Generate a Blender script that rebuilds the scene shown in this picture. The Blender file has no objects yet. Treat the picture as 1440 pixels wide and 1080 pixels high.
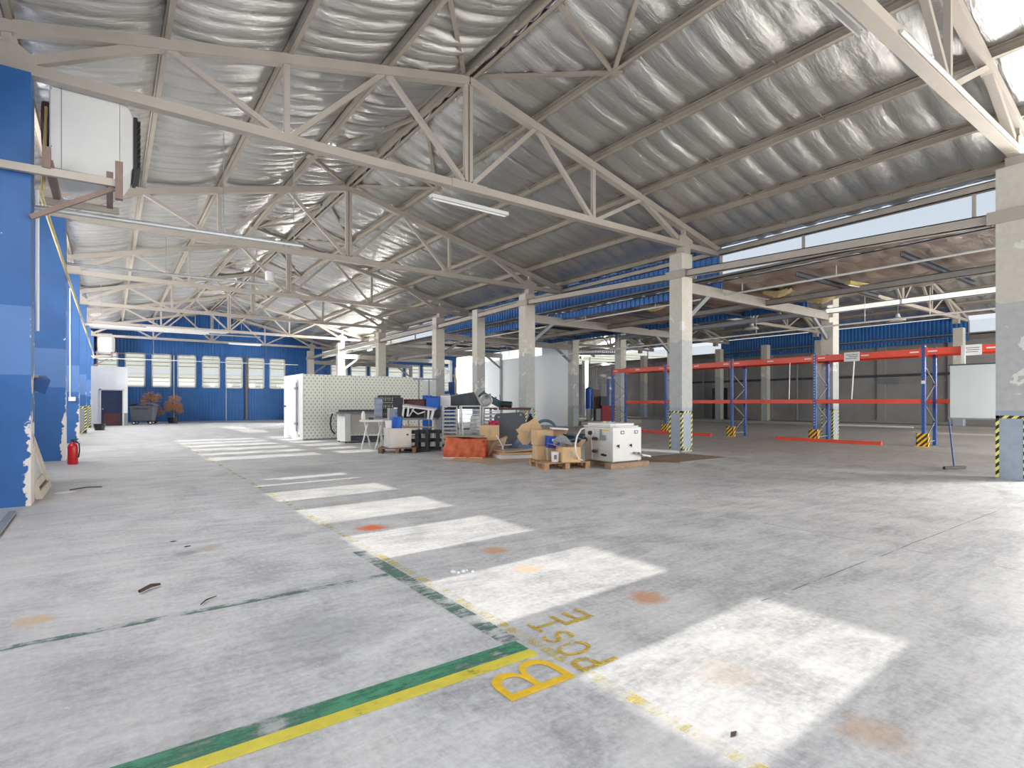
import bpy, bmesh, math, random
import numpy as np
from mathutils import Vector, Matrix
random.seed(11)
np.random.seed(5)
SC = bpy.context.scene
COL = SC.collection
PI = math.pi
YAW = math.radians(35.94)
FPX = 780.2
HOR = 566.9
EYE = 1.35

# ------------------------------------------------------------------ helpers
def at(u, v, z=0.0):
    """point at height z that the camera at the origin sees in direction (u, v)"""
    a = (u - 720) / FPX
    d = (EYE - z) * FPX / (v - HOR)
    return Vector(((a * math.cos(YAW) + math.sin(YAW)) * d, (-a * math.sin(YAW) + math.cos(YAW)) * d, z))

def away(u, d, z=0.0):
    a = (u - 720) / FPX
    return Vector(((a * math.cos(YAW) + math.sin(YAW)) * d, (-a * math.sin(YAW) + math.cos(YAW)) * d, z))

def hgt(v, d):
    return EYE + (HOR - v) / FPX * d

class MB:
    def __init__(s):
        s.v = []; s.f = []
    def add(s, vs, fs, M=None):
        n = len(s.v)
        for p in vs:
            p = Vector(p)
            s.v.append(M @ p if M is not None else p)
        for f in fs:
            s.f.append([i + n for i in f])
        return s
    def box(s, x0, x1, y0, y1, z0, z1, M=None):
        vs = [(x0,y0,z0),(x1,y0,z0),(x1,y1,z0),(x0,y1,z0),(x0,y0,z1),(x1,y0,z1),(x1,y1,z1),(x0,y1,z1)]
        return s.add(vs, [(3,2,1,0),(4,5,6,7),(0,1,5,4),(1,2,6,5),(2,3,7,6),(3,0,4,7)], M)
    def bar(s, p0, p1, w, h, up=(0,0,1), off=(0,0)):
        p0 = Vector(p0); p1 = Vector(p1); d = p1 - p0; L = d.length
        d.normalize(); up = Vector(up)
        if abs(d.dot(up)) > .98: up = Vector((0,1,0)) if abs(d.y) < .9 else Vector((1,0,0))
        x = d.cross(up).normalized(); z = x.cross(d).normalized()
        M = Matrix((x, d, z)).transposed().to_4x4(); M.translation = p0
        return s.box(-w/2+off[0], w/2+off[0], 0, L, -h/2+off[1], h/2+off[1], M)
    def channel(s, p0, p1, w, h, t=.012, up=(0,0,1)):
        s.bar(p0, p1, t, h, up, (-w/2+t/2, 0)); s.bar(p0, p1, w, t, up, (0, h/2-t/2)); s.bar(p0, p1, w, t, up, (0, -h/2+t/2))
        return s
    def tube(s, pts, r, n=10, cap=True):
        pts = [Vector(p) for p in pts]; rings = []
        prev = None
        for i, p in enumerate(pts):
            if i == 0: d = pts[1]-p
            elif i == len(pts)-1: d = p-pts[-2]
            else: d = (pts[i+1]-p).normalized() + (p-pts[i-1]).normalized()
            d.normalize()
            if prev is None:
                u = Vector((0,0,1)) if abs(d.z) < .9 else Vector((1,0,0))
                x = d.cross(u).normalized()
            else:
                x = (prev - d*prev.dot(d)).normalized()
            y = d.cross(x); prev = x
            rr = r[i] if isinstance(r, (list, tuple)) else r
            rings.append([p + (x*math.cos(2*PI*k/n) + y*math.sin(2*PI*k/n))*rr for k in range(n)])
        vs = [q for R in rings for q in R]; fs = []
        for i in range(len(rings)-1):
            for k in range(n):
                a = i*n+k; b = i*n+(k+1)%n
                fs.append((a, b, b+n, a+n))
        if cap:
            fs.append(tuple(range(n-1, -1, -1))); m = (len(rings)-1)*n
            fs.append(tuple(range(m, m+n)))
        return s.add(vs, fs)
    def lathe(s, prof, c=(0,0,0), n=20, M=None):
        c = Vector(c); vs = []; fs = []
        for (r, z) in prof:
            for k in range(n):
                vs.append(c + Vector((r*math.cos(2*PI*k/n), r*math.sin(2*PI*k/n), z)))
        for i in range(len(prof)-1):
            for k in range(n):
                a = i*n+k; b = i*n+(k+1)%n
                fs.append((a, b, b+n, a+n))
        fs.append(tuple(range(n-1, -1, -1))); m = (len(prof)-1)*n
        fs.append(tuple(range(m, m+n)))
        return s.add(vs, fs, M)
    def prism(s, poly, h0, h1, M=None):
        """polygon in local xy, extruded along local z"""
        n = len(poly)
        vs = [(p[0], p[1], h0) for p in poly] + [(p[0], p[1], h1) for p in poly]
        fs = [tuple(range(n-1, -1, -1)), tuple(range(n, 2*n))] + [(i, (i+1)%n, (i+1)%n+n, i+n) for i in range(n)]
        return s.add(vs, fs, M)
    def grid(s, nx, ny, fn):
        vs = [fn(i/nx, j/ny) for j in range(ny+1) for i in range(nx+1)]
        fs = [(j*(nx+1)+i, j*(nx+1)+i+1, (j+1)*(nx+1)+i+1, (j+1)*(nx+1)+i) for j in range(ny) for i in range(nx)]
        return s.add(vs, fs)
    def build(s, name, m, parent=None, smooth=False, bevel=0, local=False, solid=0):
        me = bpy.data.meshes.new(name)
        vs = s.v
        if parent is not None and not local:
            Mi = parent.matrix_basis.inverted() if parent.parent is None else (parent.parent.matrix_basis @ parent.matrix_basis).inverted()
            vs = [Mi @ p for p in vs]
        me.from_pydata([tuple(p) for p in vs], [], s.f)
        bm = bmesh.new(); bm.from_mesh(me)
        bmesh.ops.recalc_face_normals(bm, faces=bm.faces)
        bm.to_mesh(me); bm.free()
        me.materials.append(m)
        if smooth:
            for p in me.polygons: p.use_smooth = True
        o = bpy.data.objects.new(name, me); COL.objects.link(o)
        if parent is not None: o.parent = parent
        if solid:
            q = o.modifiers.new('thick', 'SOLIDIFY'); q.thickness = solid; q.offset = 0
        if bevel:
            q = o.modifiers.new('edge', 'BEVEL'); q.width = bevel; q.segments = 2; q.limit_method = 'ANGLE'
        return o

def thing(name, label, cat, loc=(0,0,0), rz=0, group=None):
    o = bpy.data.objects.new(name, None); COL.objects.link(o)
    o.empty_display_size = .1
    o.matrix_basis = Matrix.Translation(Vector(loc)) @ Matrix.Rotation(rz, 4, 'Z')
    o['label'] = label; o['category'] = cat
    if group: o['group'] = group
    return o

def solo(mb, name, m, label, cat, group=None, **k):
    """a thing that is one mesh, its origin at its base"""
    xs = [p.x for p in mb.v]; ys = [p.y for p in mb.v]; zs = [p.z for p in mb.v]
    c = Vector(((min(xs)+max(xs))/2, (min(ys)+max(ys))/2, min(zs)))
    mb.v = [p - c for p in mb.v]
    o = mb.build(name, m, None, **k); o.location = c
    o['label'] = label; o['category'] = cat
    if group: o['group'] = group
    return o

def struct(mb, name, m, parent=None, **k):
    o = mb.build(name, m, parent, **k)
    if parent is None: o['kind'] = 'structure'
    return o

def dup(o, loc, label, rz=None):
    c = o.copy(); COL.objects.link(c)
    for ch in list(o.children):
        d = ch.copy(); COL.objects.link(d); d.parent = c
        for g in list(ch.children):
            e = g.copy(); COL.objects.link(e); e.parent = d
    r = o.rotation_euler.z if rz is None else rz
    c.matrix_basis = Matrix.Translation(Vector(loc)) @ Matrix.Rotation(r, 4, 'Z')
    c['label'] = label
    return c

def plab(o, text):
    o['label'] = text
    return o

# ------------------------------------------------------------------ materials
def newmat(name):
    m = bpy.data.materials.new(name); m.use_nodes = True
    nt = m.node_tree
    return m, nt, nt.nodes['Principled BSDF']

def N(nt, typ, **k):
    n = nt.nodes.new(typ)
    for a, b in k.items():
        if hasattr(n, a): setattr(n, a, b)
        else: n.inputs[a].default_value = b
    return n

def L(nt, a, b): nt.links.new(a, b)

def ramp(nt, fac, stops):
    r = nt.nodes.new('ShaderNodeValToRGB'); e = r.color_ramp.elements
    while len(e) < len(stops): e.new(.5)
    for el, (p, c) in zip(e, stops):
        el.position = p; el.color = c if len(c) == 4 else (*c, 1)
    L(nt, fac, r.inputs[0]); return r.outputs[0]

def mixc(nt, fac, a, b, mode='MIX'):
    n = nt.nodes.new('ShaderNodeMix'); n.data_type = 'RGBA'; n.blend_type = mode
    for sock, v in ((n.inputs[0], fac), (n.inputs[6], a), (n.inputs[7], b)):
        if isinstance(v, (int, float)): sock.default_value = v
        elif isinstance(v, tuple): sock.default_value = (*v, 1) if len(v) == 3 else v
        else: L(nt, v, sock)
    return n.outputs[2]

def math_(nt, op, a, b=0.0, c=0.0):
    n = nt.nodes.new('ShaderNodeMath'); n.operation = op
    for i, v in enumerate((a, b, c)):
        if isinstance(v, (int, float)): n.inputs[i].default_value = v
        else: L(nt, v, n.inputs[i])
    return n.outputs[0]

def coords(nt, scale=(1,1,1), kind='Object', loc=(0,0,0), world=False):
    if world:
        g = nt.nodes.new('ShaderNodeNewGeometry'); src = g.outputs['Position']
    else:
        tc = nt.nodes.new('ShaderNodeTexCoord'); src = tc.outputs[kind]
    mp = nt.nodes.new('ShaderNodeMapping'); mp.inputs['Scale'].default_value = scale; mp.inputs['Location'].default_value = loc
    L(nt, src, mp.inputs[0]); return mp.outputs[0]

def noise(nt, vec, scale, detail=4, rough=.55, dist=0.0):
    n = nt.nodes.new('ShaderNodeTexNoise'); n.inputs['Scale'].default_value = scale
    n.inputs['Detail'].default_value = detail; n.inputs['Roughness'].default_value = rough; n.inputs['Distortion'].default_value = dist
    L(nt, vec, n.inputs['Vector']); return n.outputs['Fac']

def bump(nt, b, h, strength=.3, dist=.02):
    n = nt.nodes.new('ShaderNodeBump'); n.inputs['Strength'].default_value = strength; n.inputs['Distance'].default_value = dist
    L(nt, h, n.inputs['Height']); L(nt, n.outputs[0], b.inputs['Normal'])

def lin(c):
    return tuple(((x/255)/12.92 if x/255 <= .04045 else ((x/255+.055)/1.055)**2.4) for x in c)

def paint(name, rgb, rough=.5, metal=0.0, var=.12, scale=3.0, dirt=None, dirt_amt=.0, spec=.5, world=False):
    """srgb paint with slight mottling and optional dirt patches"""
    m, nt, b = newmat(name); c = lin(rgb)
    v = coords(nt, world=world)
    f = noise(nt, v, scale)
    lo = tuple(x*(1-var) for x in c); hi = tuple(min(1, x*(1+var)) for x in c)
    col = ramp(nt, f, [(.3, lo), (.7, hi)])
    if dirt:
        g = noise(nt, v, scale*2.3, 6, .7)
        msk = ramp(nt, g, [(.62-dirt_amt*.25, (0,0,0)), (.72-dirt_amt*.2, (1,1,1))])
        col = mixc(nt, msk, col, lin(dirt))
    L(nt, col, b.inputs['Base Color'])
    b.inputs['Roughness'].default_value = rough; b.inputs['Metallic'].default_value = metal
    b.inputs['Specular IOR Level'].default_value = spec
    return m

M = {}
M['steel_paint'] = paint('painted steel', (180,171,160), .55, var=.07, scale=2.0, dirt=(168,146,122), dirt_amt=-.25)
M['purlin'] = paint('purlin paint', (172,162,147), .6, var=.09, scale=1.5, dirt=(150,120,90), dirt_amt=-.15)
M['purlin_dark'] = paint('aged purlin paint', (176,166,154), .6, var=.1, scale=1.5, dirt=(110,92,76), dirt_amt=-.1)
M['rafter'] = paint('rafter paint', (160,154,146), .6, var=.08)
M['galv'] = paint('galvanised pipe', (196,198,200), .38, .75, var=.08)
M['white_metal'] = paint('white enamel', (218,218,214), .4, var=.03)
M['white_plastic'] = paint('white plastic', (226,224,222), .45, var=.04)
M['white_pipe'] = paint('white pipe', (236,234,232), .4, var=.03)
M['brown_steel'] = paint('rusty brown steel', (128,108,98), .6, var=.15, scale=6)
M['black'] = paint('black plastic', (38,38,42), .5, var=.15)
M['dark_grey'] = paint('dark grey plastic', (76,80,88), .55, var=.12, scale=5)
M['mid_grey'] = paint('grey metal', (140,142,144), .5, var=.1)
M['steel'] = paint('stainless steel', (205,205,205), .32, .8, var=.06)
M['steel_dull'] = paint('dull stainless panel', (196,190,182), .45, .35, var=.08)
M['maroon'] = paint('maroon plastic', (92,48,50), .5, var=.1)
M['blue_plastic'] = paint('blue plastic', (28,92,186), .4, var=.08)
M['bright_blue'] = paint('bright blue print', (24,76,190), .45, var=.08)
M['blue_sheet'] = paint('blue plastic sheet', (98,122,152), .45, var=.3, scale=8)
M['teal'] = paint('dull teal plastic', (74,98,112), .5, var=.12)
M['red'] = paint('red enamel', (196,34,36), .3, var=.05)
M['machine_red'] = paint('machine red', (150,30,40), .45, var=.1)
M['pink'] = paint('pink cloth', (208,40,88), .8, var=.1)
M['card'] = paint('cardboard', (212,178,134), .85, var=.08, scale=5, dirt=(176,140,98), dirt_amt=-.2)
M['card_dull'] = paint('weathered cardboard', (188,172,148), .9, var=.1, scale=3, dirt=(150,134,112), dirt_amt=0)
M['wood'] = paint('pale wood', (176,138,100), .8, var=.18, scale=9)
M['wood_dark'] = paint('weathered wood', (132,104,82), .85, var=.2, scale=9)
M['timber'] = paint('rough timber', (158,132,110), .9, var=.18, scale=9)
M['ply'] = paint('dirty plywood', (134,118,104), .9, var=.18, scale=4, dirt=(170,160,148), dirt_amt=0)
M['concrete_room'] = paint('white render', (240,240,240), .85, var=.03)
M['panel_white'] = paint('white panel', (206,211,211), .5, var=.03, scale=.7)
M['rack_orange'] = paint('rack orange', (232,74,44), .4, var=.06)
M['rack_blue'] = paint('rack blue', (30,78,152), .4, var=.1)
M['pole_blue'] = paint('pole blue', (36,78,136), .45, var=.08)
M['yellow_pipe'] = paint('yellow pipe', (212,190,120), .5, var=.15)
M['leaf'] = paint('dry leaves', (186,140,98), .9, var=.3, scale=14)
M['stem'] = paint('dry stem', (120,96,84), .9, var=.2)
M['label_grey'] = paint('grey label', (120,124,130), .6, var=.1)
M['label_yellow'] = paint('yellow label', (226,196,60), .6, var=.08)
M['paper'] = paint('white paper', (238,238,236), .7, var=.02)
M['ink'] = paint('grey ink', (120,120,122), .8, var=.05)
M['rubber'] = paint('black rubber', (26,26,28), .8, var=.1)
M['grey_wall'] = paint('grey panels', (150,148,146), .7, var=.12, scale=.8, dirt=(178,176,174), dirt_amt=-.1)
M['outside_wall'] = paint('cream cladding', (240,234,218), .8, var=.04)
M['foil_yellow'] = paint('exposed yellow insulation', (196,176,128), .95, var=.2, scale=8)
M['tarp'] = paint('orange tarpaulin', (206,104,66), .6, var=.12, scale=6)
M['blue_dark'] = paint('dark blue door', (30,44,84), .5, var=.2)
M['partition'] = paint('white sandwich panel', (240,243,243), .6, var=.02, scale=.7)
M['old_white'] = paint('yellowed white paint', (212,203,188), .6, var=.1, scale=4)
M['pale_blue'] = paint('pale blue grey plastic', (150,164,184), .5, var=.1, scale=6)
M['twig'] = paint('dark twig', (70,54,46), .9, var=.2)

def blue_mat(name, rgb, peel=True):
    m, nt, b = newmat(name); v = coords(nt, world=True)
    f = noise(nt, v, 1.2, 5, .6)
    c = lin(rgb)
    col = ramp(nt, f, [(.3, tuple(x*.85 for x in c)), (.7, tuple(min(1, x*1.12) for x in c))])
    sep = nt.nodes.new('ShaderNodeSeparateXYZ'); L(nt, v, sep.inputs[0])
    if peel:
        # worn edge of the pier: bare white plaster where the paint has flaked, most of it low down
        g = noise(nt, v, 3.2, 6, .65)
        edge = math_(nt, 'MULTIPLY', math_(nt, 'ADD', sep.outputs['X'], 1.005), 5.0)   # 0 at 18 cm from the edge
        low = math_(nt, 'MULTIPLY', math_(nt, 'SUBTRACT', 1.9, sep.outputs['Z']), .12)
        low = math_(nt, 'MAXIMUM', math_(nt, 'MINIMUM', low, .2), -.55)
        t = math_(nt, 'ADD', math_(nt, 'ADD', math_(nt, 'MULTIPLY', edge, .38), low), math_(nt, 'MULTIPLY', g, .85))
        msk = ramp(nt, t, [(.80, (0,0,0)), (.815, (1,1,1))])
        col = mixc(nt, msk, col, lin((226,216,206)))
        g2 = noise(nt, v, 5.5, 3, .5)
        s2 = ramp(nt, g2, [(.735, (0,0,0)), (.745, (1,1,1))])
        col = mixc(nt, s2, col, lin((220,222,226)))
        # a paler field between 1.5 and 3.1 m
        pz = math_(nt, 'MULTIPLY', math_(nt, 'GREATER_THAN', sep.outputs['Z'], 1.72), math_(nt, 'LESS_THAN', sep.outputs['Z'], 2.62))
        col = mixc(nt, math_(nt, 'MULTIPLY', pz, .22), col, lin((150,180,226)))
    L(nt, col, b.inputs['Base Color']); b.inputs['Roughness'].default_value = .5
    return m
M['blue_pier'] = blue_mat('blue wall paint', (44,96,156))
M['blue'] = blue_mat('blue cladding', (52,112,180), False)

def column_mat():
    m, nt, b = newmat('patched column paint'); v = coords(nt, world=True)
    sep = nt.nodes.new('ShaderNodeSeparateXYZ'); L(nt, v, sep.inputs[0])
    w = noise(nt, v, .9, 2, .5); w2 = noise(nt, v, 1.7, 5, .6)
    z = math_(nt, 'ADD', sep.outputs['Z'], math_(nt, 'MULTIPLY', math_(nt, 'SUBTRACT', w, .5), .9))
    col = mixc(nt, math_(nt, 'GREATER_THAN', z, 3.1), lin((178,180,178)), lin((206,200,186)))
    col = mixc(nt, math_(nt, 'LESS_THAN', sep.outputs['Z'], 1.22), col, lin((150,162,178)))
    up = math_(nt, 'MULTIPLY', math_(nt, 'GREATER_THAN', sep.outputs['Z'], 1.5), math_(nt, 'LESS_THAN', sep.outputs['Z'], 4.2))
    p = ramp(nt, w2, [(.61, (0,0,0)), (.618, (1,1,1))])
    col = mixc(nt, math_(nt, 'MULTIPLY', up, p), col, lin((226,222,214)))
    g = noise(nt, v, 9, 5, .6)
    col = mixc(nt, .12, col, ramp(nt, g, [(.3, (.2,.2,.2)), (.7, (.8,.8,.8))]))
    L(nt, col, b.inputs['Base Color']); b.inputs['Roughness'].default_value = .6
    return m
M['column'] = column_mat()
M['column_blue_grey'] = paint('slate column paint', (128,140,152), .55, var=.06)

def hazard(name, yellow, freq, vert=False):
    m, nt, b = newmat(name); v = coords(nt, world=True)
    sep = nt.nodes.new('ShaderNodeSeparateXYZ'); L(nt, v, sep.inputs[0])
    s = math_(nt, 'ADD', math_(nt, 'SUBTRACT', sep.outputs['X'], sep.outputs['Y']), math_(nt, 'MULTIPLY', sep.outputs['Z'], -1.0))
    fr = math_(nt, 'FRACT', math_(nt, 'MULTIPLY', s, freq))
    col = mixc(nt, math_(nt, 'GREATER_THAN', fr, .5), lin(yellow), lin((34,34,34)))
    L(nt, col, b.inputs['Base Color']); b.inputs['Roughness'].default_value = .45
    return m
M['tape'] = hazard('hazard tape', (232,228,110), 7.5)
M['guard'] = hazard('hazard guard', (246,190,24), 6.0)

def floor_mat():
    m, nt, b = newmat('worn concrete'); v = coords(nt)
    big = noise(nt, v, .35, 6, .6); mid = noise(nt, v, 1.6, 8, .66, .6)
    fine = noise(nt, v, 24, 8, .72)
    col = ramp(nt, big, [(.3, lin((194,194,195))), (.7, lin((216,215,212)))])
    col = mixc(nt, .5, col, ramp(nt, mid, [(.32, lin((150,151,154))), (.52, lin((204,204,204))), (.74, lin((232,229,224)))]))
    # broad trowel sweeps and fine drag scratches
    for sc, rot, amt, dist in (((.9, 3.2, 1), .25, .30, 1.8), ((2.2, 17, 1), .12, .16, 1.2), ((26, 3, 1), .55, .10, 2.5)):
        tc = nt.nodes.new('ShaderNodeTexCoord'); mp = nt.nodes.new('ShaderNodeMapping'); mp.inputs['Rotation'].default_value = (0,0,rot); mp.inputs['Scale'].default_value = sc
        L(nt, tc.outputs['Object'], mp.inputs[0])
        s = noise(nt, mp.outputs[0], 1.0, 8, .68, dist)
        col = mixc(nt, amt, col, ramp(nt, s, [(.34, (.2,.2,.21)), (.5, (.5,.5,.5)), (.66, (.88,.88,.86))]), 'OVERLAY')
    col = mixc(nt, .5, col, ramp(nt, fine, [(.28, (.15,.15,.16)), (.72, (.85,.85,.85))]), 'OVERLAY')
    # darker rubbed areas, pale dusty areas
    d = noise(nt, v, .8, 7, .7, 1.2)
    col = mixc(nt, ramp(nt, d, [(.56, (0,0,0)), (.72, (.5,.5,.5))]), col, lin((150,152,158)))
    e = noise(nt, coords(nt, loc=(7,3,0)), .55, 7, .72, 1.5)
    col = mixc(nt, ramp(nt, e, [(.58, (0,0,0)), (.75, (.5,.5,.5))]), col, lin((232,228,220)))
    # brownish dust along the left wall and in the aisle
    sep = nt.nodes.new('ShaderNodeSeparateXYZ'); L(nt, v, sep.inputs[0])
    lw = math_(nt, 'MULTIPLY', math_(nt, 'SUBTRACT', 1.1, sep.outputs['X']), .3)
    rw = math_(nt, 'MULTIPLY', math_(nt, 'SUBTRACT', sep.outputs['X'], 12.0), .12)
    k = math_(nt, 'MAXIMUM', lw, rw); k = math_(nt, 'MINIMUM', math_(nt, 'MAXIMUM', k, 0.0), .55)
    dn = noise(nt, v, 1.1, 6, .7)
    col = mixc(nt, math_(nt, 'MULTIPLY', k, ramp(nt, dn, [(.3, (.35,.35,.35)), (.65, (1,1,1))])), col, lin((184,172,158)))
    # white paint scuffs
    w = noise(nt, coords(nt, (1, 1.6, 1), loc=(2,9,0)), 1.9, 8, .75, 2.0)
    col = mixc(nt, ramp(nt, w, [(.665, (0,0,0)), (.70, (.75,.75,.75))]), col, lin((226,224,220)))
    sp = noise(nt, v, 13, 2, .5)
    col = mixc(nt, ramp(nt, sp, [(.755, (0,0,0)), (.765, (1,1,1))]), col, lin((232,230,226)))
    # slab joints and cracks
    wob = math_(nt, 'MULTIPLY', math_(nt, 'SUBTRACT', noise(nt, v, 1.5, 4, .6), .5), .05)
    jn = ramp(nt, noise(nt, v, 2.3, 3, .6), [(.42, (0,0,0)), (.5, (.75,.75,.75))])
    for axis, pos in (('Y', 2.06), ('Y', 9.0), ('Y', 16.0), ('X', 5.95), ('X', 12.4)):
        dd = math_(nt, 'ABSOLUTE', math_(nt, 'ADD', math_(nt, 'SUBTRACT', sep.outputs[axis], pos), wob))
        jm = math_(nt, 'LESS_THAN', dd, .006)
        if pos == 2.06: jm = math_(nt, 'MULTIPLY', jm, math_(nt, 'GREATER_THAN', sep.outputs['X'], 3.6))
        col = mixc(nt, math_(nt, 'MULTIPLY', jm, jn), col, lin((92,90,90)))
    # rust and oil stains
    nn = noise(nt, v, 7, 6, .7)
    for (x, y, r, c, a) in ((2.29,5.77,.2,(232,112,28),.95), (2.36,5.72,.1,(240,110,20),.8), (2.85,4.21,.16,(214,150,84),.7), (3.03,2.57,.17,(208,142,84),.75),
                            (2.53,.97,.17,(204,164,124),.5), (-.39,4.53,.13,(214,176,120),.7), (2.75,3.59,.15,(236,196,150),.6), (.55,5.75,.13,(98,96,98),.5),
                            (.75,5.85,.16,(180,160,130),.5), (2.5,1.62,.2,(206,190,170),.4), (2.55,7.4,.2,(208,180,140),.5), (1.0,3.3,.5,(120,122,128),.35),
                            (10.2,15.9,.9,(120,112,104),.4), (3.2,11.5,.9,(128,128,130),.4)):
        vx = math_(nt, 'SUBTRACT', sep.outputs['X'], x); vy = math_(nt, 'SUBTRACT', sep.outputs['Y'], y)
        q = math_(nt, 'SQRT', math_(nt, 'ADD', math_(nt, 'MULTIPLY', vx, vx), math_(nt, 'MULTIPLY', vy, vy)))
        q = math_(nt, 'ADD', math_(nt, 'DIVIDE', q, r), math_(nt, 'MULTIPLY', math_(nt, 'SUBTRACT', nn, .5), 1.5))
        mk = ramp(nt, q, [(.35, (a,a,a)), (.98, (0,0,0))])
        col = mixc(nt, mk, col, lin(c))
    L(nt, col, b.inputs['Base Color'])
    L(nt, ramp(nt, mid, [(.3, (.42,.42,.42)), (.7, (.62,.62,.62))]), b.inputs['Roughness'])
    b.inputs['Specular IOR Level'].default_value = .35
    bump(nt, b, fine, .12, .004)
    return m
M['floor'] = floor_mat()

def worn_paint(name, rgb, keep, scale=9):
    """floor paint worn through to the concrete in scratches and flakes"""
    m, nt, b = newmat(name); v = coords(nt, world=True)
    f = noise(nt, v, scale, 8, .7); tc = coords(nt, (5, 30, 1), world=True); s = noise(nt, tc, 1, 6, .7)
    c = lin(rgb)
    L(nt, ramp(nt, f, [(.3, tuple(x*.8 for x in c)), (.7, tuple(min(1, x*1.15) for x in c))]), b.inputs['Base Color'])
    b.inputs['Roughness'].default_value = .6
    k = math_(nt, 'ADD', math_(nt, 'MULTIPLY', f, .6), math_(nt, 'MULTIPLY', s, .4))
    L(nt, ramp(nt, k, [(.5-keep*.22-.05, (.03,.03,.03)), (.5-keep*.22+.10, (1,1,1))]), b.inputs['Alpha'])
    return m
M['line_yellow'] = worn_paint('yellow floor paint', (222,208,76), .8, 5)
M['line_yellow_faint'] = worn_paint('faded yellow floor paint', (216,202,122), -.28, 6)
M['line_green'] = worn_paint('green floor paint', (78,144,112), .2, 3.0)
M['line_green_faint'] = worn_paint('faded green floor paint', (104,138,124), -.1, 4)
M['letter_yellow'] = worn_paint('yellow stencil paint', (240,196,50), 1.25)
M['letter_worn'] = worn_paint('worn stencil paint', (216,186,76), .15, 16)

def foil_mat(name, rgb, rough, dirt=0.0):
    m, nt, b = newmat(name); v = coords(nt)
    c = lin(rgb)
    f = noise(nt, v, .7, 4, .6)
    col = ramp(nt, f, [(.3, tuple(x*.88 for x in c)), (.7, c)])
    if dirt:
        g = noise(nt, v, 1.3, 6, .7)
        col = mixc(nt, ramp(nt, g, [(.5, (0,0,0)), (.68, (dirt,dirt,dirt))]), col, lin((120,104,86)))
    L(nt, col, b.inputs['Base Color']); b.inputs['Metallic'].default_value = .8
    b.inputs['Roughness'].default_value = rough
    a = noise(nt, coords(nt, (1.3, 7, 1.3)), 1.6, 7, .68, .5)
    a2 = noise(nt, coords(nt, (9, 14, 9)), 1.0, 4, .6, 1.0)
    # crumpled bands
    msk = ramp(nt, noise(nt, v, .55, 3, .5), [(.5, (0,0,0)), (.62, (1,1,1))])
    h = math_(nt, 'ADD', math_(nt, 'MULTIPLY', a, 1.0), math_(nt, 'MULTIPLY', math_(nt, 'MULTIPLY', a2, msk), .55))
    bump(nt, b, h, .8, .04)
    return m
M['foil'] = foil_mat('aluminium foil insulation', (222,220,216), .24)
M['foil_aisle'] = foil_mat('dirty foil insulation', (206,198,186), .32, .4)

def glass_mat(name, rgb, alpha, rough=.05):
    m, nt, b = newmat(name)
    nt.nodes.remove(b); out = nt.nodes['Material Output']
    t = N(nt, 'ShaderNodeBsdfTransparent'); t.inputs[0].default_value = (*rgb, 1)
    g = N(nt, 'ShaderNodeBsdfGlossy'); g.inputs['Roughness'].default_value = rough
    x = N(nt, 'ShaderNodeMixShader'); x.inputs[0].default_value = alpha
    L(nt, t.outputs[0], x.inputs[1]); L(nt, g.outputs[0], x.inputs[2]); L(nt, x.outputs[0], out.inputs[0])
    return m
M['glass'] = glass_mat('window glass', (.93,.95,.96), .05)

def coldroom_mat():
    m, nt, b = newmat('dotted cold room film'); v = coords(nt, world=True)
    sep = nt.nodes.new('ShaderNodeSeparateXYZ'); L(nt, v, sep.inputs[0])
    px, pz = .15, .105
    row = math_(nt, 'FLOOR', math_(nt, 'DIVIDE', sep.outputs['Z'], pz))
    sh = math_(nt, 'MULTIPLY', math_(nt, 'MODULO', row, 2.0), .5)
    fx = math_(nt, 'SUBTRACT', math_(nt, 'FRACT', math_(nt, 'ADD', math_(nt, 'DIVIDE', sep.outputs['X'], px), sh)), .5)
    fz = math_(nt, 'SUBTRACT', math_(nt, 'FRACT', math_(nt, 'DIVIDE', sep.outputs['Z'], pz)), .5)
    fx = math_(nt, 'MULTIPLY', fx, px); fz = math_(nt, 'MULTIPLY', fz, pz*.8)
    d = math_(nt, 'SQRT', math_(nt, 'ADD', math_(nt, 'MULTIPLY', fx, fx), math_(nt, 'MULTIPLY', fz, fz)))
    col = mixc(nt, math_(nt, 'LESS_THAN', d, .024), lin((236,238,226)), lin((160,164,152)))
    seam = math_(nt, 'LESS_THAN', math_(nt, 'FRACT', math_(nt, 'DIVIDE', math_(nt, 'ADD', sep.outputs['X'], .54), 1.16)), .015)
    col = mixc(nt, math_(nt, 'MULTIPLY', seam, .5), col, lin((180,180,172)))
    L(nt, col, b.inputs['Base Color']); b.inputs['Roughness'].default_value = .45
    return m
M['coldroom'] = coldroom_mat()
# ------------------------------------------------------------------ the building
TY = [2.73 + 7.1*k for k in range(7)]            # truss and column lines
XA, XB, XC = 12.75, 21.6, 36.0                   # west faces of the three column rows
RIDGE_A, RIDGE_B = 6.0, 28.65
def ztop(x, ridge=RIDGE_A): return 8.0 - .24*abs(x - ridge)
ORD = ['nearest', 'second', 'third', 'fourth', 'fifth', 'sixth', 'seventh']

# floor slab and kerb
mb = MB(); mb.box(-3.0, 40, -7, 49, -.2, 0); struct(mb, 'floor', M['floor'])
mb = MB(); mb.box(35.4, 39, -7, 47.9, 0, .16); struct(mb, 'trim_1', M['rafter'])

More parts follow.
